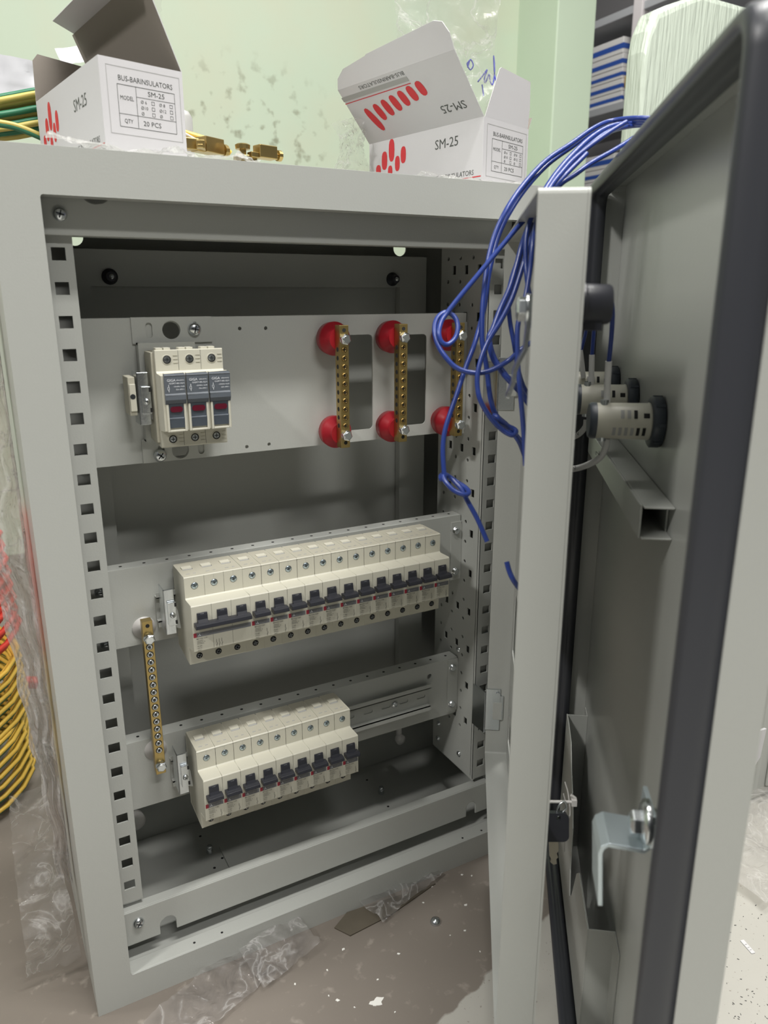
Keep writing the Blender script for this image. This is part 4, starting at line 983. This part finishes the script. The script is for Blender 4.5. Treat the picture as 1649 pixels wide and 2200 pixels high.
# film hanging down the enclosure's left side
def outline(v):
    L = [(540, -60, 2), (900, -50, 36), (1200, -45, 76), (1330, 10, 94), (1480, 42, 112), (1580, 62, 124), (1700, 92, 138), (1800, 112, 150), (1900, 128, 162)]
    for (a, l0, r0), (b, l1, r1) in zip(L, L[1:]):
        if v <= b: t = (v - a) / (b - a); return l0 + (l1 - l0) * t, r0 + (r1 - r0) * t
    return L[-1][1:]
def film_side(a, b):
    v = 545 + (1890 - 545) * (1 - b); l, r = outline(v); yy = 0.075 + 0.03 * math.sin(5 * b + 3 * a) * 0.5
    p = at(l + (r - l) * a + 5 * math.sin(v * .05), v, 1, yy); return p
_q = [[film_side(i / 22, j / 90) for i in range(23)] for j in range(91)]
rnd = random.Random(77); vs = []
for j in range(91):
    for i in range(23):
        p = _q[j][i]; f = math.sin(i * .9 + 2.1 * math.sin(j * .17)) * .006 + math.sin(j * .55 + i * 1.7) * .0035 + rnd.uniform(-1, 1) * .0016
        vs.append((min(p.x, -0.003) , p.y + f, p.z))
mb = MB(); mb.add(vs, [(j * 23 + i, j * 23 + i + 1, (j + 1) * 23 + i + 1, (j + 1) * 23 + i) for j in range(90) for i in range(22)], M['film_milky'], True)
tag(obj('protective_film', mb), 'torn clear film hanging loose down the left side of the enclosure', 'plastic film')
crumple('protective_film', 'wispy clear film trailing onto the floor at the lower left', 'plastic film', basis((-0.055, 0.055, 0.02), (1, 0.1, 0), (0.1, 0.05, 1)), 0.05, 0.20, 16, 36, 0.012, M['film'], 5, shape=lambda u, v: ((0.5 - u) * 0.02 * v, 0, 0.01 * math.sin(7 * v)))
crumple('protective_film', 'crumpled clear film spread on the floor below the front left corner', 'plastic film', basis((0.045, -0.085, 0.006), (1, 0.42, 0), (-0.4, 1, 0)), 0.13, 0.055, 30, 14, 0.011, M['film'], 8)
crumple('protective_film', 'tuft of clear film sticking out under the enclosure front', 'plastic film', basis((0.145, -0.050, 0.006), (1, 0.25, 0.05), (-0.1, 1, 0.35)), 0.070, 0.045, 20, 14, 0.012, M['film'], 9)
crumple('plastic_scraps', 'thin clear plastic shred on the floor under the right of the enclosure front', 'plastic film', basis((0.285, -0.035, 0.006), (1, 0.3, 0), (-0.3, 1, 0)), 0.10, 0.04, 20, 8, 0.010, M['film'], 11)
# film under the left carton on top
crumple('protective_film', 'glittering clear film crumpled under the front of the left carton', 'plastic film', basis((0.045, 0.004, 0.757), (1, 0.02, 0), (0, 1, 0.1)), 0.155, 0.032, 50, 10, 0.010, M['film'], 12)
crumple('protective_film', 'strip of clear film under the front of the right carton', 'plastic film', basis((0.36, 0.006, 0.755), (1, 0.05, 0), (0, 1, 0.1)), 0.12, 0.03, 40, 8, 0.006, M['film'], 13)
# bags
def bag(label, u0, v0, u1, v1, d, seed, amp=0.014, m=None, lean=0.0):
    o0 = atd(u0, v1, d); s = d / FPX; w = (u1 - u0) * s; h = (v1 - v0) * s
    return crumple('plastic_bag', label, 'plastic bag', basis(o0, RX, V((0, 0, 1)) + RX * lean), w, h, 30, 34, amp, m or M['bag'], seed, shape=lambda a, b: ((a - .5) * -0.02 * math.sin(3 * b), 0, 0.02 * math.sin(math.pi * a)))
bag('clear plastic bag bulging out of the left carton', 262, -10, 372, 130, 0.80, 21, 0.016)
b_ = bag('tall clear plastic bag with blue handwriting behind the right carton', 836, -20, 1072, 335, 0.98, 22, 0.020)
bag('small crumpled clear bag on the enclosure left of the right carton', 712, 275, 800, 372, 0.86, 23, 0.016)
def pen(pts, d=0.955): 
    mb.tube([atd(u, v, d) for u, v in pts], 0.0009, M['bluepen'], 5, 5)
mb = MB()
pen([(1008, 130), (1003, 138), (1010, 150), (1016, 140), (1010, 128), (1004, 145)])
pen([(1026, 176), (1040, 158), (1046, 150), (1040, 168), (1042, 178), (1050, 160), (1052, 172), (1058, 182), (1062, 150), (1060, 120), (1062, 160), (1068, 180), (1070, 160)])
pen([(1035, 182), (1037, 195), (1038, 206)]); 
o = obj('handwriting', mb); o.parent = b_; o['label'] = 'scribbled blue pen writing'

# papers and wires on top at the left
crumple('paper_sheet', 'curled white paper sheet on the enclosure at the far left', 'paper', basis(at(92, 178, 1, 0.33), (-1, 0.15, 0.0), (0.1, 0.6, 0.8)), 0.062, 0.030, 16, 6, 0.002, M['paper'], 31, curl=0.06)
crumple('paper_sheet', 'white paper edge rising behind the left carton lid', 'paper', basis(at(135, 140, 1, 0.36), (1, 0.1, 0.28), (0, 0.5, 1)), 0.055, 0.02, 12, 5, 0.002, M['paper'], 32)
crumple('paper_sheet', 'grey sheet draped behind the yellow and green wires', 'paper', basis(at(-14, 205, 1, 0.30), (1, 0.1, -0.12), (0, 0.1, 1)), 0.075, 0.042, 14, 8, 0.006, M['paper'], 33, curl=-0.03)
for k in range(9):
    v = 200 + 10.5 * k; y = 0.245 + 0.006 * (k % 3)
    pts = [at(-70, v + 34 - 1.2 * k, 1, y + 0.01), at(-20, v + 20 - 0.6 * k, 1, y), at(35, v + 9, 1, y), at(80, v + 1, 1, y), at(150, v - 6, 1, y + 0.004), at(210, v - 2, 1, y + 0.02)]
    mb = MB(); mb.tube(pts, 0.0030, M['yellow'] if k % 4 != 3 else M['green'], 8)
    if k % 4 != 3: mb.tube([p + V((0, 0.0006, 0.0030)) for p in pts], 0.0026, M['green'], 8)
    tag(obj('earth_wire', mb), 'yellow and green wire in the bundle on the enclosure, left of the left carton', 'wire', 'yellow and green wires on top at left')
mb = MB(); mb.tube([at(-40, 262, 1, 0.225), at(20, 270, 1, 0.225), at(60, 283, 1, 0.225), at(100, 300, 1, 0.225), at(150, 318, 1, 0.23)], 0.0030, M['green'], 8); mb.tube([p + V((0, -0.001, 0.0014)) for p in (at(-40, 262, 1, 0.225), at(20, 270, 1, 0.225), at(60, 283, 1, 0.225), at(100, 300, 1, 0.225), at(150, 318, 1, 0.23))], 0.0024, M['yellow'], 8); tag(obj('earth_wire', mb), 'pale green wire sloping down in front of the yellow and green bundle', 'wire')
mb = MB(); mb.tube([at(385, 282, 1, 0.16), at(410, 290, 1, 0.16), at(450, 303, 1, 0.155), at(480, 318, 1, 0.15), at(494, 330, 1, 0.15)], 0.0030, M['yellow2'], 8); tag(obj('curved_wire', mb), 'orange-yellow wire arching down right of the left carton', 'wire')
mb = MB(); mb.tube([at(388, 283, 1, 0.09), at(405, 292, 1, 0.09), at(424, 303, 1, 0.09)], 0.0013, M['sleeve'], 6, smoothpath=False); tag(obj('white_stick', mb), 'thin white stick beside the right edge of the left carton', 'stick')
# brass terminal clamps
def small_brass(label, u, v, y, size, rot):
    t = thing('brass_clamp', label, 'brass clamp', T(*at(u, v, 1, y)) @ Matrix.Rotation(rot, 4, 'Z'), 'brass clamps on top of the enclosure')
    mb = MB(); mb.box(-size, size, -size * .6, size * .6, -size * .2, size * .95, M['brass']); mb.box(-size * 1.8, -size, -size * .4, size * .4, -size * .25, size * .25, M['brass']); obj('clamp_body', mb, t, 0.0006)
    mb = MB(); mb.lathe((size, 0, size * .25), (1, 0, 0), [(0, size * .25), (size * .35, size * .25), (size * .36, size * .5), (size * .75, size * .5), (size * .8, size * .4)], M['brass'], 12, smooth=False); obj('clamp_screw', mb, t)
    return t
small_brass('square brass clamp with a screw on its right side', 570, 337, 0.09, 0.0095, 0.25)
t = thing('brass_screw', 'knurled brass screw standing left of the square brass clamp', 'screw', T(*at(522, 338, 1, 0.09)))
mb = MB(); mb.lathe((0, 0, 0), (0, 0, 1), [(0, 0.003), (0.006, 0.003), (0.0065, 0.0065), (0.010, 0.0068), (0.011, 0.005)], M['brass'], 14, smooth=False); obj('screw_head', mb, t)
mb = MB(); mb.box(-0.008, 0.012, -0.004, 0.004, -0.005, 0.002, M['brass']); obj('clamp_base', mb, t, 0.0008)
small_brass('long brass clamp lying under the orange-yellow wire', 452, 325, 0.10, 0.011, 0.5)
small_brass('upright brass clamp close to the left carton', 432, 318, 0.085, 0.006, 1.2)
small_brass('brass clamp touching the right edge of the left carton', 405, 318, 0.09, 0.008, 0.1)
gb = MB(); c = at(393, 262, 1, 0.19); gb.lathe((c.x, c.y, 0.7537), (0, 0, 1), [(0, 0.009), (0.02, 0.009), (c.z - 0.7537 + 0.004, 0.009), (c.z - 0.7537 + 0.009, 0.006), (c.z - 0.7537 + 0.011, 0.001)], M['ink_grey'], 18); tag(obj('grey_cap', gb), 'small grey round-topped tube peeking out behind the left carton', 'tube')

# ---------------------------------------------------------------- floor things
def coil(name, label, cat, cx, cy, z0, R, n, r, m1, m2, seed, tilt=(0, 0), group=None):
    rnd = random.Random(seed); mb = MB()
    X = T(cx, cy, z0) @ Matrix.Rotation(tilt[0], 4, 'X') @ Matrix.Rotation(tilt[1], 4, 'Y')
    pts = []
    turns = n; N = 22
    for k in range(turns * N + 1):
        a = 2 * math.pi * k / N; tk = k // N; rr = R + rnd.uniform(-1, 1) * 0.0008 + 0.006 * math.sin(tk * 2.1) ; z = k / N * r * 1.7
        pts.append(X @ V((rr * math.cos(a), rr * math.sin(a), z)))
    mb.tube(pts, r, m1, 7, 1, smoothpath=False)
    if m2:
        mb.tube([p + (X.to_3x3() @ V((0, 0, -1))) * r * 0.55 + (p - X.translation).normalized() * r * 0.0 for p in pts], r * 0.86, m2, 7, 1, smoothpath=False)
    return tag(obj(name, mb), label, cat, group)
coil('cable_coil', 'yellow and green cable coil on the floor at the left edge', 'cable coil', -0.133, 0.45, 0.012, 0.115, 19, 0.0030, M['yellow2'], M['green'], 1, (0.10, -0.05), 'cable coils at the left edge')
coil('cable_coil', 'second yellow cable coil resting on top of the first at the left edge', 'cable coil', -0.130, 0.46, 0.105, 0.115, 17, 0.0030, M['yellow2'], M['green'], 2, (0.10, -0.05), 'cable coils at the left edge')
coil('cable_coil', 'bright red cable coil above the yellow coils, seen through film', 'cable coil', -0.128, 0.48, 0.205, 0.115, 22, 0.0038, M['redwire'], None, 3, (0.10, -0.05), 'cable coils at the left edge')
mb = MB(); mb.box(-0.022, 0.020, 0, 0.02, 0, 0.012, M['redwire'], T(-0.016, 0.50, 0.105) @ Matrix.Rotation(0.3, 4, 'Y')); tag(obj('orange_strip', mb, bevel=0.002), 'orange-red plastic strip beside the yellow coils', 'strip')
mb = MB(); c = at(935, 1982, 2, 0.0); mb.lathe(c, (0, 0, 1), [(0, 0.0058), (0.0015, 0.0058), (0.0042, 0.0045), (0.0055, 0.0015)], ZP, 18); tag(obj('steel_stud', mb), 'small shiny round-headed stud on the floor below the enclosure', 'stud')
mb = MB(); X = basis(at(1605, 2035, 2, 0.0), at(1620, 2052, 2, 0) - at(1590, 2018, 2, 0), V((0.3, 1, 0))); mb.box(-0.0085, 0.0085, -0.0022, 0.0022, 0.0, 0.0010, M['card_white'], X)
for q in (-0.003, 0.001, 0.004): mb.box(q, q + 0.0008, -0.0012, 0.0012, 0.0009, 0.0012, M['ink_grey'], X)
tag(obj('label_offcut', mb), 'white printed label offcut on the pale floor at lower right', 'label')
# slab of broken board below the front
mb = MB(); P_ = [at(718, 1995, 2, 0), at(745, 1962, 2, 0), at(880, 1918, 2, 0), at(935, 1900, 2, 0), at(838, 1968, 2, 0), at(752, 2012, 2, 0)]
pl_ = [(p.x, p.y) for p in P_]; mb.plate(pl_, [], 0.0015, mat('brown_board', (0.10, 0.085, 0.062), 0.6, var=0.2, vscale=40), Matrix.Identity(4)); tag(obj('board_offcut', mb), 'thin brown board offcut on the floor under the enclosure front', 'board')
rnd = random.Random(12)
spots = [(820, 1895), (810, 2105), (855, 2050), (800, 2160), (705, 2140), (733, 2040), (880, 1902), (965, 2010), (998, 2000), (1000, 1945), (1030, 2045), (760, 2165), (845, 2175), (630, 2115), (700, 2085), (725, 2150), (905, 1940), (925, 1905), (1012, 1882), (990, 1880)]
for (u, v) in spots:
    c = at(u + 4 * rnd.random(), v, 2, 0.0); a = rnd.uniform(0, 3.1); l = rnd.uniform(0.0008, 0.0022); X = T(c.x, c.y, 0) @ Matrix.Rotation(a, 4, 'Z')
    mb = MB(); mb.plate([(-l, -l * .5), (l * .7, -l * .7), (l, l * .3), (-l * .3, l * .6)], [], 0.0006, M['chip'], X)
    tag(obj('plaster_chip', mb), 'small pale plaster chip scattered on the floor by the enclosure', 'chip', 'plaster chips on the floor')
mb = MB(); c = at(810, 2153, 2, 0)
mb.plate([(c.x + 0.0065 * math.cos(a) * (1 + .4 * math.sin(3 * a)), c.y + 0.0042 * math.sin(a) * (1 + .3 * math.cos(5 * a))) for a in [2 * math.pi * k / 16 for k in range(16)]], [], 0.0004, M['chip'], Matrix.Identity(4)); tag(obj('paint_fleck', mb), 'largest cream paint fleck on the brown floor near the bottom edge', 'fleck')
rnd = random.Random(5)
for k in range(46):
    u = rnd.uniform(1560, 1649); v = rnd.uniform(1930, 2200); c = at(u, v, 2, 0.0); l = rnd.uniform(0.0003, 0.0009)
    X = T(c.x, c.y, 0) @ Matrix.Rotation(rnd.uniform(0, 3), 4, 'Z'); mb = MB(); mb.plate([(-l * 1.4, -l * .4), (l, -l * .3), (l * 1.5, l * .3), (-l, l * .4)], [], 0.0005, M['black_print'], X)
    tag(obj('metal_shaving', mb), 'tiny dark metal shaving on the pale floor at lower right', 'shaving', 'dark shavings on the pale floor')
crumple('plastic_sheet', 'wrinkled translucent sheet lying on the floor at the right edge', 'plastic sheet', basis((0.66, -0.22, 0.014), (1, 0, 0), (0, 1, 0)), 0.36, 0.16, 26, 14, 0.020, M['film_floor'], 41)
# second enclosure lying at the right
t = thing('steel_enclosure', 'another grey steel enclosure on the floor at the right edge', 'enclosure', T(0.815, -0.092, 0))
mb = MB(); mb.box(0, 0.6, 0, 0.25, 0.002, 0.45, P); obj('outer_shell', mb, t, 0.006)
mb = MB(); mb.box(0.02, 0.58, -0.004, 0, 0.02, 0.43, P); obj('door_panel', mb, t, 0.003)
mb = MB(); p0 = at(1613, 1610, 1, -0.098); X = basis(p0, (1, 0, 0), (0, 0, 1)); s = 0.0005
mb.plate([(a * s, b * s) for a, b in ((0, 0), (18, 52), (42, 50), (34, -30), (4, -62))], [], 0.003, M['card_white'], X); tag(obj('white_tag', mb), 'bright white tag on the grey enclosure at the right edge', 'tag')

# foam wrapped panel behind the outer door
mf = mat('foam_sheet', (0.50, 0.56, 0.48), 0.25, spec=0.6, coat=0.2)
_nt = mf.node_tree; _c = _nt.nodes.new('ShaderNodeTexCoord'); _m = _nt.nodes.new('ShaderNodeMapping'); _m.inputs['Scale'].default_value = (110, 110, 9)
_n = _nt.nodes.new('ShaderNodeTexNoise'); _n.inputs['Scale'].default_value = 1.0; _n.inputs['Detail'].default_value = 4; _b = _nt.nodes.new('ShaderNodeBump'); _b.inputs['Strength'].default_value = 0.9; _b.inputs['Distance'].default_value = 0.006
_nt.links.new(_c.outputs['Object'], _m.inputs[0]); _nt.links.new(_m.outputs[0], _n.inputs['Vector']); _nt.links.new(_n.outputs['Fac'], _b.inputs['Height']); _nt.links.new(_b.outputs['Normal'], _nt.nodes['Principled BSDF'].inputs['Normal'])
t = thing('wrapped_panel', 'tall panel wrapped in pale translucent foam sheet behind the outer door', 'wrapped panel', T(1.166, 0.55, 0))
mb = MB()
mb.plate([(0.0, 0.0), (0.50, 0.0), (0.50, 1.20), (0.135, 1.205), (0.055, 1.175), (0.022, 1.160), (0.005, 1.125), (0.0, 1.09)], [], 0.05, mf, basis((0, 0.05, 0), (1, 0, 0), (0, 0, 1)))
obj('foam_wrap', mb, t, 0.012, segs=3)
# rack with cartons far behind
rk = thing('storage_rack', 'grey steel shelving rack against the far side with cartons', 'shelving', T(2.95, 2.36, 0))
mb = MB(); 
for y in (0, 0.9): mb.box(0, 0.05, y - 0.028, y + 0.028, 0, 2.4, M['rackpost'])
mb.box(0.50, 0.55, -0.028, 0.028, 0, 2.4, M['rackpost'])
obj('rack_post', mb, rk, 0.003)
for z in (1.955, 1.555, 1.15, 0.7):
    mb = MB(); mb.box(0.005, 0.55, 0.03, 0.87, z - 0.035, z, M['rack']); obj('shelf', mb, rk, 0.002)
    mb = MB(); mb.box(0.01, 0.55, -0.85, -0.03, z - 0.035, z, M['rack']); obj('shelf', mb, rk, 0.002)
cn = 0
descr = ['lowest in the rack stack', 'second up in the stack', 'third up in the stack', 'fourth up in the stack', 'topmost in the stack']
def shelf_carton(y0, y1, z0, z1, label, band=True):
    t = thing('shelf_carton', label, 'carton', T(2.97, (y0 + y1) / 2, z0), 'white and blue cartons on the rack')
    a, b, h = -(y1 - y0) / 2, (y1 - y0) / 2, z1 - z0
    mb = MB(); mb.box(0, 0.3, a, b, 0, h, M['shelfbox']); obj('carton_body', mb, t, 0.003)
    if band:
        mb = MB(); mb.box(-0.0006, 0.3, a - 0.0006, b + 0.0006, h * 0.28, h * 0.62, M['blue_print']); obj('blue_band', mb, t)
z = 1.556
for k, hh in enumerate((0.052, 0.055, 0.05, 0.062, 0.072)):
    shelf_carton(2.44 + 0.012 * k * 0.3, 2.74, z, z + hh - 0.002, 'white carton with a blue band, %s on the middle shelf' % descr[k].replace('in the rack stack', 'of five')); z += hh
z = 1.151
for k, hh in enumerate((0.06, 0.055, 0.07)):
    shelf_carton(2.46, 2.72, z, z + hh - 0.002, 'white carton with a blue band, %s on the lower shelf' % ('bottom one', 'middle one', 'top one')[k]); z += hh
mb = MB(); mb.box(2.975, 3.2, 2.31, 2.43, 1.57, 1.615, M['shelfbox']); tag(obj('flat_carton', mb, bevel=0.003), 'flat pale carton under the ochre parcel on the middle shelf', 'carton')
mb = MB(); mb.box(2.98, 3.2, 2.36, 2.445, 1.616, 1.675, M['ochre']); tag(obj('ochre_parcel', mb, bevel=0.01), 'ochre wrapped parcel on the middle shelf of the rack', 'parcel')
